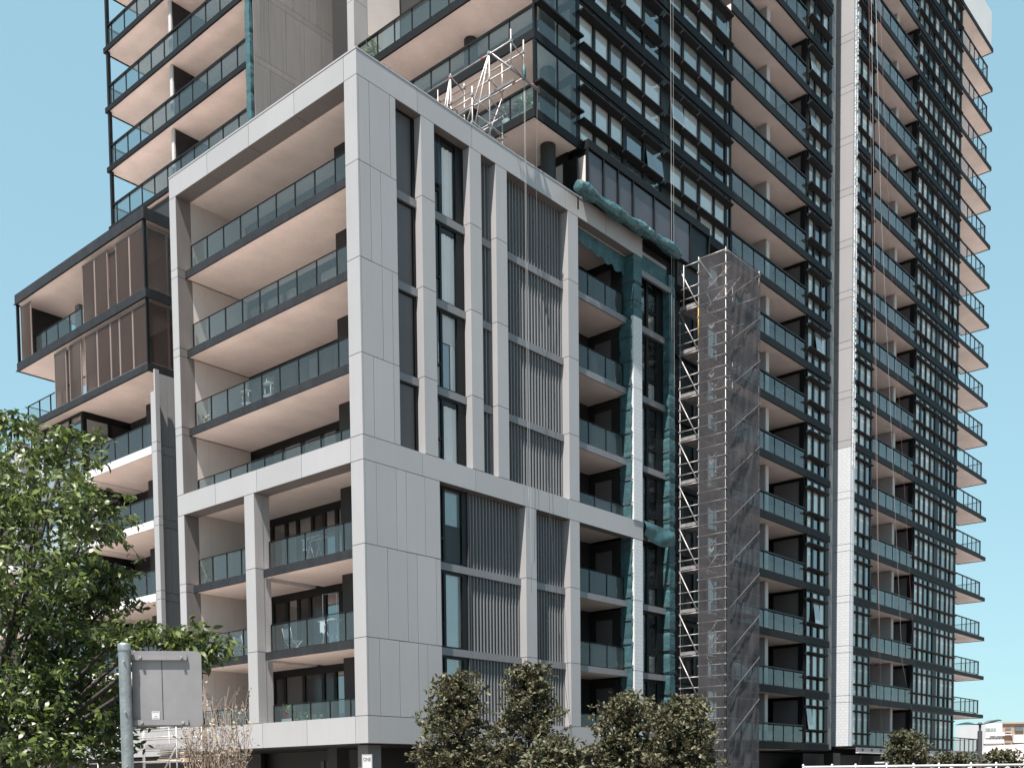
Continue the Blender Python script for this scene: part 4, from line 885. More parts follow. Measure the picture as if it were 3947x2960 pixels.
for zz, ln in ((H_ - .035, .80), (.022, .80)):
    q = MB(); q.boxr(org + dR * (W_ * ln / 2) + up * zz + dN * .008, (W_ * ln, .014, .028), (dR, dN, up)); q.build('bracket', alum, SG)
    for tx in (.05, .26): 
        q = MB(); c_ = org + dR * min(tx, W_ * .78) + up * zz; q.tube([c_, c_ - dN * .012], .0075, 8); q.build('bolt', galv, SG)
q = MB(); q.boxr(org + dR * (W_ * .43) + up * (H_ * .5) + dN * .0185, (.0025, .001, H_ * .86), (dR, dN, up)); q.build('plate_seam', frame, SG)
q = MB(); q.boxr(org + dR * (W_ * .325) + up * .06 + dN * .0183, (.040, .001, .042), (dR, dN, up)); st_ = q.build('sticker', plastic, SG)
q = MB()
for zz, ww in ((.076, .032), (.056, .010), (.046, .028)):
    x = -ww / 2
    while x < ww / 2: 
        l = rng.uniform(.002, .006); q.boxr(org + dR * (W_ * .325 + x + l / 2) + up * zz + dN * .0175, (l, .0006, .0018), (dR, dN, up)); x += l + .0012
q.build('sticker_print', black_ink, st_)
# "ONE" street sign low in front of the block
oc = at(793, 1650, 27); OS = empty('one_way_sign', (oc.x, oc.y, 0), 'small white plate lettered ONE on a thin post before the block corner', 'sign')
dR2 = Rh; q = MB(); q.boxr((oc.x, oc.y, 1.95), (.26, .006, .62), (dR2, Fh, up)); q.build('sign_plate', plastic, OS, loc=(oc.x, oc.y, 1.95))
q = MB(); q.tube([(oc.x + Fh.x * .04, oc.y + Fh.y * .04, 0), (oc.x + Fh.x * .04, oc.y + Fh.y * .04, 2.2)], .025, 8); q.build('post', galv2, OS)
q = MB()
for a, b_, wz in ((-.5, .5, .012),):
    q.boxr(Vector((oc.x, oc.y, 2.245)) - Fh * .004, (.235, .002, .006), (dR2, Fh, up)); 
    for s_ in (-1, 1): q.boxr(Vector((oc.x, oc.y, 1.95)) - Fh * .004 + dR2 * s_ * .118, (.006, .002, .58), (dR2, Fh, up))
q.build('sign_border', black_ink, OS)
fc = bpy.data.curves.new('lettering', 'FONT'); fc.body = 'ONE'; fc.size = .115; fc.align_x = 'CENTER'; fc.extrude = .0015; fc.materials.append(black_ink)
tmp = bpy.data.objects.new('lettering_curve', fc); COL.objects.link(tmp); bpy.context.view_layer.update(); lm_ = bpy.data.meshes.new_from_object(tmp.evaluated_get(bpy.context.evaluated_depsgraph_get())); bpy.data.objects.remove(tmp); fo = bpy.data.objects.new('lettering', lm_); COL.objects.link(fo); fo.parent = OS
Mx = Matrix(((dR2.x, 0, -Fh.x, 0), (dR2.y, 0, -Fh.y, 0), (0, 1, 0, 0), (0, 0, 0, 1))); fo.matrix_local = Matrix.Translation(Vector((0, 0, 2.09)) - Fh * .006) @ Mx @ Matrix.Diagonal((.8, 1.15, 1, 1))
# street lamp
lp = at(2117, 1565, 40); LP = empty('street_lamp', (lp.x, lp.y, 0), 'street lamp with two leaf shaped wings on a round grey pole', 'lamp')
q = MB(); q.lathe((lp.x, lp.y, 0), [(.09, 0), (.085, lp.z - .25)], 18); q.lathe((lp.x, lp.y, lp.z - .25), [(.045, 0), (.045, .25)], 12); q.build('pole', lampm, LP)
q = MB(); q.lathe((lp.x, lp.y, lp.z - .02), [(.0, 0), (.09, 0), (.10, .04), (.06, .09), (0, .1)], 14); q.build('hub', lampm, LP)
for s_, dz in ((-1, .0), (1, .16)):
    d = (Rh * s_ + Fh * .15).normalized(); q = MB(); q.tube([lp + d * .05, lp + d * .5 + up * (.02 + dz * .3), lp + d * .88 + up * dz], [.022, .016, .008], 6); q.build('arm', lampm, LP)
    q = MB(); P = []
    for i in range(13):
        t = i / 12; wv = .22 * math.sin(math.pi * t) ** .8 + .005; c_ = lp + d * (.12 + .78 * t) + up * (dz * (.1 + .85 * t)); sd = Vector((-d.y, d.x, 0)); P.append([tuple(c_ + sd * wv * a + up * (.10 * (abs(a)) * math.sin(math.pi * t) - .02)) for a in (-1, -.6, -.2, .2, .6, 1)])
    q.grid(P); q.build('wing', acrylic, LP)
# white rail with looped rope at the lower right
RL = empty('white_rail', tuple(at(1960, 1655, 25).xy) + (0,), 'long white tube rail with looped white rope along the lower right street edge', 'rail')
ra, rb = at(1735, 1652.5, 25.2), at(2215, 1651, 24.6); ra.z = rb.z = 1.80
tube_obj(ra, rb, RL, 'rail_tube', plastic, .03, 8)
for i in range(9):
    p = ra.lerp(rb, i / 8 + .01 * math.sin(i * 2.3)); q = MB(); q.tube([(p.x, p.y, 0), (p.x, p.y, 1.84)], .022, 7); q.lathe((p.x, p.y, 1.81), [(.022, 0), (.032, .02), (.02, .055), (0, .065)], 10); q.build('post', plastic, RL)
q = MB(); n = 150; q.tube([ra.lerp(rb, i / n) - Fh * .05 + up * (-.05 - .07 * abs(math.sin(i / n * math.pi * 12)) + .01 * math.sin(i * 1.7)) for i in range(n + 1)], .016, 5); q.build('looped_rope', plastic, RL)
box('mesh_skirt', grey_cloth, (min(ra.x, rb.x), max(ra.x, rb.x)), (ra.y + .4, ra.y + .42), (0, .1), RL)
# street-level canopy, crates and hoarding under the tower end
CN = empty('site_canopy', (47, -.4, 0), 'pale steel edge beam carrying the canopy below the first tower floor', 'canopy')
for k in range(10): box('beam_plate', bar, (39.5 + k * 1.43, 40.9 + k * 1.43), (-.4, -.3), (3.2, 3.47), CN); box('beam_bracket', frame, (40.2 + k * 1.43, 40.4 + k * 1.43), (-.43, -.4), (3.27, 3.40), CN)
box('lower_flange', white, (39.5, 53.8), (-.5, -.3), (3.12, 3.18), CN); box('ground_wall', black_wall, (36, 58), (1.5, 1.7), (0, 3.1), CN)
for x in (37.8, 46.5, 54.0): box('support_column', black_wall if x < 50 else bar, (x, x + .8), (.3, 1.0), (0, 3.12), CN)
q = MB(); q.tube([(39.8, .2, .6), (41.5, .2, 3.0)], .05, 6); q.build('prop', bar, CN)
box('grey_cabinet', bar, (55.0, 56.6), (-.9, -.4), (0, 3.5), CN)
q = MB(); P = [[(58 + 7 * i / 30, -.3 + .05 * noise.noise(Vector((i * .3, j * .5, 0))), .2 + 3.2 * j / 10) for i in range(31)] for j in range(11)]; q.grid(P, 0, 1); tag(q.build('hoarding_cloth', teal_l), 'bright teal cloth hoarding beneath the end balcony beside the lamp', 'hoarding')
cp = at(1905, 1640, 27); CR = empty('tool_crate', (cp.x, cp.y, 1.0), 'small teal crate with a white lid on the rail platform below the white fin', 'crate')
box('crate_body', teal_l, (cp.x - .14, cp.x + .14), (cp.y - .1, cp.y + .1), (1.62, 1.90), CR); box('crate_lid', plastic, (cp.x - .17, cp.x + .17), (cp.y - .12, cp.y + .12), (1.903, 1.94), CR); box('crate_stand', galv, (cp.x - .1, cp.x + .1), (cp.y - .08, cp.y + .08), (1.0, 1.617), CR)
# distant building and roof on the right
def far_block():
    o0 = at(2127, 1563, 150); dx = Rh; FB = empty('distant_apartment_block', (o0.x, o0.y, 0), 'distant low apartment block, white end and brick middle, far right behind the lamp', 'building')
    Zt = o0.z
    def bb(name, m_, u0, u1, z0, z1, d0, d1):
        q = MB(); c_ = Vector((o0.x, o0.y, 0)) + dx * (u0 + u1) / 2 + Fh * (d0 + d1) / 2 + up * (z0 + z1) / 2; q.boxr(c_, (u1 - u0, d1 - d0, z1 - z0), (dx, Fh, up)); return q.build(name, m_, FB)
    bb('white_wing', white_f, .2, 2.5 * 1, 1, Zt, 0, 10); bb('brick_wing', brick_f, 2.52, 12, 1, Zt - .1, .3, 10); bb('roof_edge', redm if False else brick_f, 2.5, 12, Zt - .09, Zt + .12, .1, 10)
    k = 150 / 2289.6
    def px(n_, m_, u0, v0, u1, v1, d=0):
        a = ((u0) * .217 / 1.784 - 0, 0); A0 = (3600 + u0 * .217) / 1.78436; A1 = (3600 + u1 * .217) / 1.78436; V0 = (2600 + v0 * .217) / 1.78436; V1 = (2600 + v1 * .217) / 1.78436
        p0 = at(A0, V0, 150); p1 = at(A1, V1, 150); x0 = (p0 - o0).dot(dx); x1 = (p1 - o0).dot(dx); return bb(n_, m_, x0, x1, p1.z, p0.z, d - .12, d + .1)
    px('balcony_front', white_f, 900, 1030, 1225, 1090, -.4); px('balcony_front', white_f, 870, 1160, 1225, 1225, -.4); px('balcony_front', white_f, 1410, 1070, 1600, 1210, -.1)
    for u in (925, 965, 1015, 1065): px('window', pane_mid, u, 955, u + 36, 1022, -.05)
    for u in (1000, 1050, 1115, 1170): px('window', pane_dark, u, 1092, u + 45, 1158, -.05)
    for (u0, v0, u1, v1) in ((1290, 955, 1375, 1015), (1450, 935, 1600, 1000), (1290, 1215, 1380, 1245), (1415, 1210, 1595, 1242), (1100, 1228, 1215, 1250), (900, 1230, 960, 1255)): px('window', pane_dark, u0, v0, u1, v1, .2)
    px('window_sill', white_f, 1280, 1016, 1380, 1026, .1); px('balcony_front', white_f, 1225, 1062, 1400, 1076, .1)
far_block()
q = MB(); a = at(2127, 1612, 105); b_ = at(2330, 1600, 105); c_ = at(2330, 1720, 70); d_ = at(2080, 1720, 70)
q.grid([[tuple(a), tuple(b_)], [tuple(d_), tuple(c_)]], 0, 0); q.grid([[tuple(a), tuple(b_)], [(a.x, a.y, 0), (b_.x, b_.y, 0)]], 0, 0)
tag(q.build('warehouse_roof', roof_f), 'pale sloping warehouse roof at the far right edge', 'roof')

# ================================================================== PLANTS
def leaves(n, pos, size, mat_, name, parent, drop=0.0, nrm=None, wid=.42, spread=1.0):
    """n leaves of six vertices: folded, pointed, at pos (n,3)"""
    a = rng.uniform(0, 2 * np.pi, n); el = rng.normal(-drop, .55 * spread, n)
    d = np.stack([np.cos(a) * np.cos(el), np.sin(a) * np.cos(el), np.sin(el)], 1)
    r_ = rng.normal(size=(n, 3)); r_[:, 2] += 1.2; s_ = np.cross(d, r_); s_ /= np.linalg.norm(s_, axis=1)[:, None]; nn = np.cross(s_, d)
    L_ = size * rng.uniform(.65, 1.25, n)[:, None]; w_ = L_ * wid
    V = np.stack([pos, pos + d * L_ * .35 - s_ * w_ * .5 + nn * L_ * .08, pos + d * L_ * .35 + s_ * w_ * .5 + nn * L_ * .08, pos + d * L_ * .72 - s_ * w_ * .38 + nn * L_ * .04, pos + d * L_ * .72 + s_ * w_ * .38 + nn * L_ * .04, pos + d * L_ - nn * L_ * .1], 1)
    me = bpy.data.meshes.new(name); base = (np.arange(n) * 6)[:, None]
    tri = (base + np.array([[0, 2, 1]])); q1 = base + np.array([[1, 2, 4, 3]]); t2 = base + np.array([[3, 4, 5]])
    loops = np.concatenate([tri, q1, t2], 1).reshape(-1); cnt = np.tile([3, 4, 3], n); st = np.concatenate([[0], np.cumsum(cnt)[:-1]])
    c0 = pos.mean(0); me.vertices.add(n * 6); me.vertices.foreach_set('co', (V.reshape(-1, 3) - c0).reshape(-1)); me.loops.add(len(loops)); me.loops.foreach_set('vertex_index', loops.astype(np.int32)); me.polygons.add(len(cnt)); me.polygons.foreach_set('loop_start', st.astype(np.int32)); me.polygons.foreach_set('loop_total', cnt.astype(np.int32)); me.update(); me.validate()
    me.materials.append(mat_); return reg(bpy.data.objects.new(name, me), tuple(float(x) for x in c0), parent)
def clusters(cent, rad, n, per, hollow=.5):
    """points: n sprays spread in an ellipsoid shell, per leaves each"""
    u = rng.normal(size=(n, 3)); u /= np.linalg.norm(u, axis=1)[:, None]; r_ = rng.uniform(hollow, 1, n) ** .6
    c = np.array(cent) + u * r_[:, None] * np.array(rad); return np.repeat(c, per, 0), c
# young magnolia-like street trees
def bush(u, vtop, d, wpx, label, seed, dens=1.0):
    global rng
    top = at(u, vtop, d); k = d / 2289.6; W2 = wpx * k / 2; h = top.z; t = empty('street_tree', (top.x, top.y, 0), label, 'tree', 'glossy leaved young street trees in front of the podium')
    rng = np.random.default_rng(seed); q = MB(); z0 = .5; tips = []
    q.tube([(top.x, top.y, 0), (top.x + .03, top.y, h * .5), (top.x, top.y + .02, h * .9)], [.06, .04, .012], 7)
    nb = 26; cents = []
    for i in range(nb):
        t_ = (i + .5) / nb; zz = .7 + (h - .95) * t_; prof = .98 * W2 * (1.0 - .78 * max(0, (zz - h * .42) / (h * .58)) ** 1.2) * (.55 + .45 * min(1, zz / 1.4)); a = i * 2.399 + seed
        e = np.array([top.x + math.cos(a) * prof * rng.uniform(.6, .98), top.y + math.sin(a) * prof * rng.uniform(.6, .98), zz + .25 * rng.uniform(.3, 1)])
        q.tube([(top.x, top.y, zz - .35), tuple((np.array([top.x, top.y, zz]) + e) / 2), tuple(e)], [.02, .013, .005], 5)
        for f_ in (.45, .72, 1.0): cents.append((np.array([top.x, top.y, zz - .1]) * (1 - f_) + e * f_, .22 + .16 * (1 - f_)))
    cents.append((np.array([top.x, top.y, h - .12]), .10)); cents.append((np.array([top.x, top.y, h - .35]), .16))
    q.build('trunk', bark, t); pts = []
    for c_, r0 in cents:
        n = int(21 * dens); s_ = c_ + rng.normal(size=(n, 3)) * r0 * np.array([.75, .75, .6]); pts.append(np.repeat(s_, 7, 0) + rng.normal(size=(n * 7, 3)) * .018)
    P = np.concatenate(pts); P = P[P[:, 2] < h + .05]
    leaves(len(P), P, .125, leaf_b, 'crown', t, -.5, wid=.42)
    return t
bush(985, 1462, 25, 205, 'leftmost glossy street tree, broad crown with a single high tip below the window', 1)
bush(1140, 1440, 26.5, 190, 'tallest glossy street tree, standing before the striped corrugated screens', 2)
bush(1350, 1500, 26, 170, 'glossy street tree standing just right of the end column, before the balconies', 3)
bush(1475, 1508, 24.5, 190, 'rightmost of the big glossy street trees, touching the foot of the scaffold', 4)
bush(1958, 1582, 30, 95, 'small pointed street tree behind the white rail under the tower', 5, .7)
bush(2165, 1625, 30, 75, 'low olive street tree right of the lamp pole', 6, .6)
bush(2040, 1630, 34, 50, 'tiny rounded street tree before the dark cabinet, left of the lamp', 7, .5)
bush(2082, 1632, 34, 48, 'tiny rounded street tree before the teal hoarding', 8, .5)
bush(1200, 1600, 20, 130, 'low leafy shoots at the bottom edge below the tallest street tree', 12, .5)
rng = np.random.default_rng(99)
# big leafy tree on the left
LT = empty('leafy_tree', (-19.5, -13.5, 0), 'large spreading tree with drooping bright green leaves at the left edge', 'tree')
q = MB(); root = Vector(tuple(at(-130, 1659, 13.5).xy) + (0,)); fork = at(-60, 1640, 13.5)
q.tube([tuple(root), tuple(root.lerp(fork, .6)), tuple(fork)], [.17, .14, .12], 9)
targets = []
LOBES = [(40, 1010, 14.5, 150, 70), (150, 960, 14.0, 70, 36), (95, 1100, 13.5, 150, 85), (205, 1130, 14.5, 66, 42), (60, 1230, 13.0, 150, 80), (170, 1250, 14.5, 80, 55), (40, 1360, 13.5, 120, 70), (150, 1390, 14.0, 95, 60), (225, 1400, 14.5, 34, 70), (50, 1500, 13.0, 120, 60), (180, 1520, 14.0, 85, 60), (290, 1365, 13.2, 48, 30), (350, 1378, 13.0, 62, 34), (420, 1372, 12.8, 46, 32), (448, 1412, 12.8, 24, 22), (30, 1640, 14, 60, 30), (235, 1560, 14, 50, 50), (30, 910, 15, 62, 42), (200, 1075, 14.2, 50, 22), (10, 1130, 13.2, 60, 120), (120, 1560, 13.2, 110, 45), (210, 1480, 13.6, 45, 60), (60, 1600, 12.8, 90, 40), (235, 1610, 14.2, 40, 50), (150, 1610, 13.4, 60, 35), (110, 1455, 13.5, 90, 45), (255, 1290, 14.8, 20, 26), (90, 1310, 14.5, 120, 60), (200, 1330, 14.5, 55, 60), (235, 1240, 14.6, 34, 34)]
pts = []; pts2 = []
for (u, v, d, ru, rv) in LOBES:
    c_ = at(u, v, d); k = d / 2289.6; rx, rz = ru * k, rv * k
    q.tube([tuple(fork), tuple(fork.lerp(c_, .45) + Vector((0, 0, -.15))), tuple(fork.lerp(c_, .8) + Vector((0, 0, .05))), tuple(c_ + Vector((0, 0, rz * .2)))], [.055, .035, .02, .008], 6)
    n = int(12 + 62 * rx * rz * 2.7)
    uu = rng.normal(size=(n, 3)); uu /= np.linalg.norm(uu, axis=1)[:, None]; rr_ = rng.uniform(.2, 1.12, n) ** .6
    loc_ = np.array(c_) + (np.array(Rh)[None] * (uu[:, :1] * rx) + np.array(Fh)[None] * (uu[:, 1:2] * rx * .8) + np.array(up)[None] * (uu[:, 2:3] * rz)) * rr_[:, None]
    for j in range(n):
        a = loc_[j]; dirv = rng.normal(size=3); dirv[2] = -.15; dirv /= np.linalg.norm(dirv); L_ = rng.uniform(.25, .5)
        if j % 3 == 0: q.tube([tuple(a), tuple(a + dirv * L_ * .5 + np.array([0, 0, .03])), tuple(a + dirv * L_)], [.006, .004, .002], 4)
        m_ = 13; tt = rng.uniform(0, 1, m_)[:, None]; pts.append(a + dirv * L_ * tt + rng.normal(size=(m_, 3)) * .03)
q.build('trunk', bark, LT)
P = np.concatenate(pts); leaves(len(P), P, .125, leaf_a, 'crown', LT, .45, wid=.36, spread=.8)
# bare flowering shrub
def shrub(u0, u1, vtop, d, n, label, leafm, seed):
    global rng; rng = np.random.default_rng(seed); c_ = at((u0 + u1) / 2, 1659, d); t = empty('bare_shrub', (c_.x, c_.y, 0), label, 'shrub'); q = MB(); lp_ = []
    for i in range(n):
        a = at(rng.uniform(u0 + 30, u1 - 30), 1670, d + rng.uniform(-.8, .8)); b_ = at(rng.uniform(u0, u1), vtop + rng.uniform(0, 1) ** 1.0 * 120 + 40 * abs(rng.normal()), d + rng.uniform(-.9, .9)); a.z = .3; p = [a.lerp(b_, f) + Vector((rng.normal() * .06, rng.normal() * .06, 0)) for f in (0, .3, .6, .85, 1)]; q.tube(p, [.012, .009, .006, .004, .002], 4)
        for j in range(5):
            f = rng.uniform(.4, .95); s0 = a.lerp(b_, f); e = s0 + Vector((rng.normal() * .12, rng.normal() * .12, rng.uniform(.08, .3))); q.tube([s0, e], [.004, .0015], 3); lp_ += [tuple(e)] * 2 + [tuple(s0.lerp(e, .6))]
    q.build('stems', twig, t); P = np.array(lp_) + rng.normal(size=(len(lp_), 3)) * .02; leaves(len(P), P, .05, leafm, 'crown', t, 0, wid=.6); return t
shrub(385, 555, 1462, 17, 85, 'leafless twiggy shrub with a few dry buds in front of the beige base beam', leaf_d, 21)
shrub(0, 125, 1590, 18, 40, 'low dry shrub at the bottom left under the leafy tree', leaf_d, 22)

# low houses across the street, behind the camera (seen in the glass)
q = MB(); hr = random.Random(4)
for i in range(14):
    x = -70 + i * 14; y = -62 + hr.uniform(-4, 4); w_ = hr.uniform(9, 12); h_ = hr.uniform(5, 9); q.box((x, x + w_), (y, y + 10), (0, h_), 0)
    n = len(q.v); q.v += [(x - .3, y - .3, h_ + .01), (x + w_ + .3, y - .3, h_ + .01), (x + w_ + .3, y + 10.3, h_ + .01), (x - .3, y + 10.3, h_ + .01), (x + 1, y + 5, h_ + 2.6), (x + w_ - 1, y + 5, h_ + 2.6)]; q.f += [(n, n + 1, n + 5, n + 4), (n + 2, n + 3, n + 4, n + 5), (n + 3, n, n + 4), (n + 1, n + 2, n + 5)]; q.m += [1] * 4; q.sm += [0] * 4
    for k in range(3): q.box((x + 1 + k * 2.8, x + 2.6 + k * 2.8), (y + 10.01, y + 10.05), (h_ - 2.6, h_ - 1.1), 2)
tag(q.build('street_houses', [brick_f, roof_f, pane_dark]), 'row of low brick houses across the street behind the viewer', kind='stuff')
# ================================================================== THINGS ON BALCONIES
def potplant(x, y, z, label, potm, h=.35, r=.09, n=40, lm=leaf_c, sz=.09):
    t = empty('potted_plant', (x, y, z), label, 'plant'); q = MB(); q.lathe((x, y, z), [(0, 0), (r * .75, 0), (r, .2), (r * 1.08, .2), (r * 1.08, .23), (r * .9, .23), (r * .85, .19), (0, .19)], 14); q.build('pot', potm, t)
    P = np.array([x, y, z + .2]) + np.stack([rng.normal(0, r * .8, n), rng.normal(0, r * .8, n), rng.uniform(0, h, n)], 1); leaves(n, P, sz, lm, 'foliage', t, -.6); return t
q_ = [(5.65, 'plant with pink flowers in a red pot, leftmost on the ground balcony', redp, .3), (5.35, 'bushy plant on the white draped box of the ground balcony', terra, .3), (4.95, 'plant in a terracotta pot on the white bench', terra, .22), (4.55, 'plant in the grey trough on the white bench', grey_cloth, .3), (4.1, 'small plant in a pale pot right of the grey trough', plastic, .2), (3.75, 'tiny plant in the white cup at the bench end', plastic, .12)]
for i, (yy, lb, pm, hh) in enumerate(q_): potplant(.86, yy, 4.02 if i < 2 else 3.72, lb, pm, hh, .10 if i != 3 else .14, 60)
BN = empty('white_bench', (.9, 4.3, 3.5), 'low white bench carrying pots on the ground balcony of the big bay', 'bench'); box('bench_top', plastic, (.76, 1.05), (3.45, 5.25), (3.66, 3.71), BN)
for yy in (3.6, 5.1): box('leg', plastic, (.8, 1.0), (yy, yy + .05), (3.5, 3.66), BN)
SB = empty('draped_box', (.9, 5.5, 3.5), 'box draped with a white sheet at the left of the ground balcony', 'box'); box('box_body', plastic, (.78, 1.1), (5.2, 5.75), (3.5, 4.0), SB)
q = MB(); q.grid([[(.745 - .01 * math.sin(i * 1.3), 5.18 + .6 * i / 12, 3.52 + .49 * j / 4) for i in range(13)] for j in range(5)], 0, 1); q.build('sheet', cloth_m, SB)
def airer(x, y, z, label, s=1.0):
    t = empty('drying_rack', (x, y, z), label, 'drying rack'); q = MB(); L_ = .55 * s
    q.tube([(x, y - .3, z), (x, y + .1, z + .95)], .011, 6); q.tube([(x, y + .3, z), (x, y - .1, z + .95)], .011, 6); q.tube([(x + .4, y - .3, z), (x + .4, y + .1, z + .95)], .011, 6); q.tube([(x + .4, y + .3, z), (x + .4, y - .1, z + .95)], .011, 6); q.build('legs', plastic, t)
    q = MB()
    for dx in (0, .4): q.tube([(x + dx, y - L_, z + .98), (x + dx, y + L_, z + .95)], .014, 6)
    for i in range(9): yy = y - L_ + 2 * L_ * i / 8; q.tube([(x, yy, z + .97), (x + .4, yy, z + .97)], .007, 4)
    q.build('rack_top', plastic, t); q = MB(); q.grid([[(x - .01, y + L_ - .12 - .25 * i / 6, z + .95 - .42 * j / 4 + .03 * math.sin(i)) for i in range(7)] for j in range(5)], 0, 1); q.build('cloth', cloth_m, t); return t
airer(.95, 4.1, 9.62, 'white folding airer with a towel on the upper big bay balcony', 1.0)
airer(.95, 3.3, 6.52, 'white clothes airer standing behind glass on the lower big bay balcony', .8)
FR = empty('garment_rack', (1.2, 3.4, 6.52), 'thin upright white metal frame rising above the airer on the lower big bay balcony', 'garment rack')
q = MB(); q.tube([(1.2, 3.75, 6.53), (1.2, 3.75, 8.5), (1.2, 2.95, 8.45), (1.2, 2.95, 6.53)], .014, 6); q.build('frame_tube', plastic, FR)
def chair(x, y, z, label, m_=grey_cloth, cat='chair', fm=plastic):
    t = empty('folding_chair', (x, y, z), label, cat); q = MB()
    for dy in (-.25, .25):
        q.tube([(x - .2, y + dy, z), (x + .25, y + dy, z + .45)], .012, 5); q.tube([(x + .25, y + dy, z), (x - .2, y + dy, z + .45), (x - .3, y + dy, z + .9)], .012, 5)
    q.build('frame_tube', fm, t); q = MB(); q.grid([[(x - .2 - .1 * j / 4, y - .25 + .5 * i / 6, z + .5 + .4 * j / 4 - .05 * math.sin(math.pi * i / 6)) for i in range(7)] for j in range(5)], 0, 1); q.build('backrest', m_, t)
    q = MB(); q.grid([[(x - .2 + .4 * j / 4, y - .25 + .5 * i / 6, z + .44 - .05 * math.sin(math.pi * i / 6)) for i in range(7)] for j in range(5)], 0, 1); q.build('seat', m_, t); return t
chair(1.1, 5.45, 6.52, 'grey canvas folding chair at the left end of the lower big bay balcony'); chair(1.1, 8.6, 6.52, 'left dark chair behind glass on the small bay balcony'); chair(1.1, 7.5, 6.52, 'right dark chair behind glass on the small bay balcony')
chair(.95, 16.6, 6.65, 'folded chair with a pale timber seat on the white edged balcony behind the tree', wood)
TR = empty('tall_airer', (.8, 17.9, 6.65), 'tall white wire airer leaning on the white edged balcony behind the tree', 'drying rack'); q = MB()
q.tube([(.76, 17.4, 6.65), (.76, 17.4, 8.0), (.76, 18.1, 8.0), (.76, 18.1, 6.65)], .018, 6)
for i in range(14): q.tube([(.76, 17.4, 6.8 + .09 * i), (.76, 18.1, 6.8 + .09 * i)], .008, 4)
q.build('wire_frame', plastic, TR)
potplant(.95, 10.6, 15.87, 'drooping pale plant at the left end of the third tall balcony', terra, .35, .1, 30, leaf_d, .16); potplant(.8, 10.55, 9.62, 'spiky plant in a grey pot at the left end of the small bay upper balcony', grey_cloth, .4, .1, 25)
def stand(x, y, z, label):
    t = empty('plant_stand', (x, y, z), label, 'plant stand'); q = MB()
    for dy in (-.18, .18): q.tube([(x, y + dy, z), (x, y + dy, z + .85)], .014, 5)
    q.box((x - .08, x + .12), (y - .2, y + .2), (z + .38, z + .41)); q.box((x - .08, x + .12), (y - .2, y + .2), (z + .83, z + .86)); q.build('stand_frame', plastic, t)
    P = np.array([x, y, z + .9]) + rng.normal(size=(26, 3)) * .10; leaves(26, P, .12, leaf_d, 'foliage', t, 0); return t
stand(.85, 7.75, 15.87, 'white orchid stand on the third tall balcony, left one'); stand(.95, 6.45, 15.87, 'white wire plant rack on the third tall balcony, right one')
# palms and plants on tower balconies
def palm(x, y, z, label, n=60, sz=.45, lm=leaf_c): 
    t = empty('potted_palm', (x, y, z), label, 'plant'); q = MB(); q.lathe((x, y, z), [(0, 0), (.16, 0), (.2, .35), (0, .35)], 14); q.tube([(x, y, z + .3), (x, y, z + .7)], .03, 6); q.build('pot', white, t); P = np.array([x, y, z + .75]) + rng.normal(size=(n, 3)) * .08; leaves(n, P, sz, lm, 'fronds', t, -.2, wid=.14); return t
palm(9.6, 9.75, 33.85, 'yellow green palm in the first glass bay of the tower corner balcony'); palm(9.6, 7.4, 36.85, 'palm behind glass one floor up on the tower corner balcony'); palm(9.7, .9, 27.9, 'spiky dark plant behind the lowest corner glass of the tower'); palm(9.55, 1.75, 27.9, 'dry bushy plant on the lowest tower corner balcony left of the rope', 60, .3, leaf_d)
palm(32.2, .8, 28.0, 'dark palm at the right end of a tower balcony above the scaffold', 70, .7)
FU = empty('draped_furniture', (27.0, .7, 6.65), 'furniture under a translucent white sheet on a tower balcony right of the scaffold', 'covered furniture')
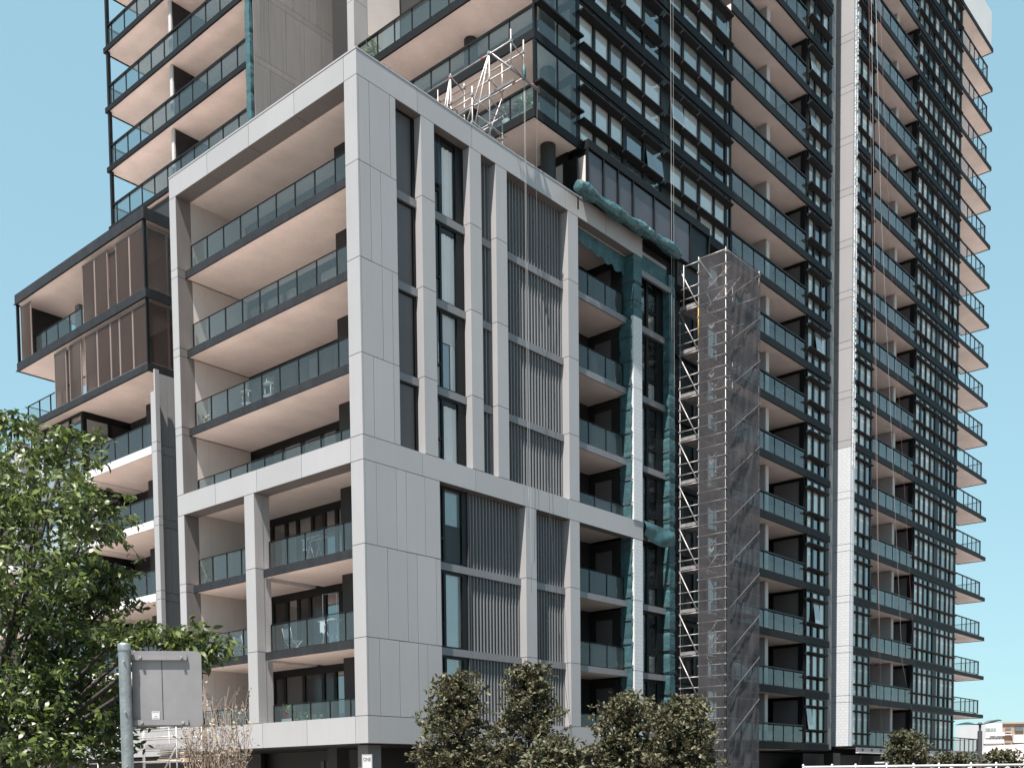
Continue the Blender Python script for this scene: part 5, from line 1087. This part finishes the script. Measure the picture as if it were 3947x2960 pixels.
q = MB(); q.grid([[(26.1 + 1.5 * i / 10, .55 + .3 * j / 6 + .05 * math.sin(i * 1.2), 6.65 + (1.35 - .5 * abs(i - 4) / 5) * (1 - abs(j - 3) / 3 * .35) + .04 * noise.noise(Vector((i * .6, j * .8, 1)))) for i in range(11)] for j in range(7)], 0, 0); q.grid([[(26.0 + 1.7 * i / 10, .5 + .04 * math.sin(i * 2), 6.65 + (1.0 - .45 * abs(i - 4) / 5) * j / 4) for i in range(11)] for j in range(5)], 0, 1); q.build('sheet', curtain_m, FU)
def armchair(x, y, z, label):
    t = empty('armchair', (x, y, z), label, 'chair'); q = MB(); q.box((x - .35, x + .35), (y - .1, y + .5), (z + .15, z + .45)); q.box((x - .45, x - .35), (y - .1, y + .55), (z + .1, z + .65)); q.box((x + .35, x + .45), (y - .1, y + .55), (z + .1, z + .65)); q.build('seat', plastic, t)
    q = MB(); q.grid([[(x + .38 * math.sin(a) * (1), y + .45 + .05 * math.cos(a), z + .45 + h) for a in np.linspace(-1.5, 1.5, 9)] for h in (0, .3, .5, .6)], 0, 1); q.build('backrest', cloth_m, t)
    q = MB(); [q.box((x + a, x + a + .05), (y + b, y + b + .05), (z, z + .15)) for a in (-.4, .35) for b in (0, .4)]; q.build('legs', plastic, t); return t
for (x, i, k, lb) in ((27.6, 4, 'p', 'leafy pot plant on a tower balcony behind the upper net, fifth row up'), (25.6, 10, 'c', 'canvas chair on a tower balcony two rows above the scaffold top'), (31.2, 12, 'p', 'tall pot plant on a high tower balcony left of the white fin'), (44.3, 7, 'c', 'canvas chair on a tower balcony right of the white fin, eighth row up'), (45.4, 3, 'a', 'white airer on a tower balcony right of the white fin, fourth row up'), (48.4, 5, 'p', 'pot plant on a tower balcony right of the white fin, sixth row up'), (30.9, 6, 'a', 'white airer on a tower balcony beside the net, seventh row up'), (44.0, 11, 'p', 'pot plant on a high tower balcony right of the white fin'), (31.6, 2, 'c', 'canvas chair on a low tower balcony beside the net, third row up')):
    z = SF[i] + TH
    if k == 'p': palm(x, .8, z, lb, 60, .4)
    elif k == 'c': chair(x, .9, z, lb)
    else: airer(x, .9, z, lb, .8)
armchair(28.3, .6, 3.6, 'left pale armchair on the lowest tower balcony beside the scaffold'); armchair(29.9, .6, 3.6, 'right pale armchair on the lowest tower balcony beside the scaffold'); armchair(28.2, .6, 9.68, 'white plastic armchair on a tower balcony three floors above the street')
print('objects', len(bpy.data.objects), 'panes', npane)
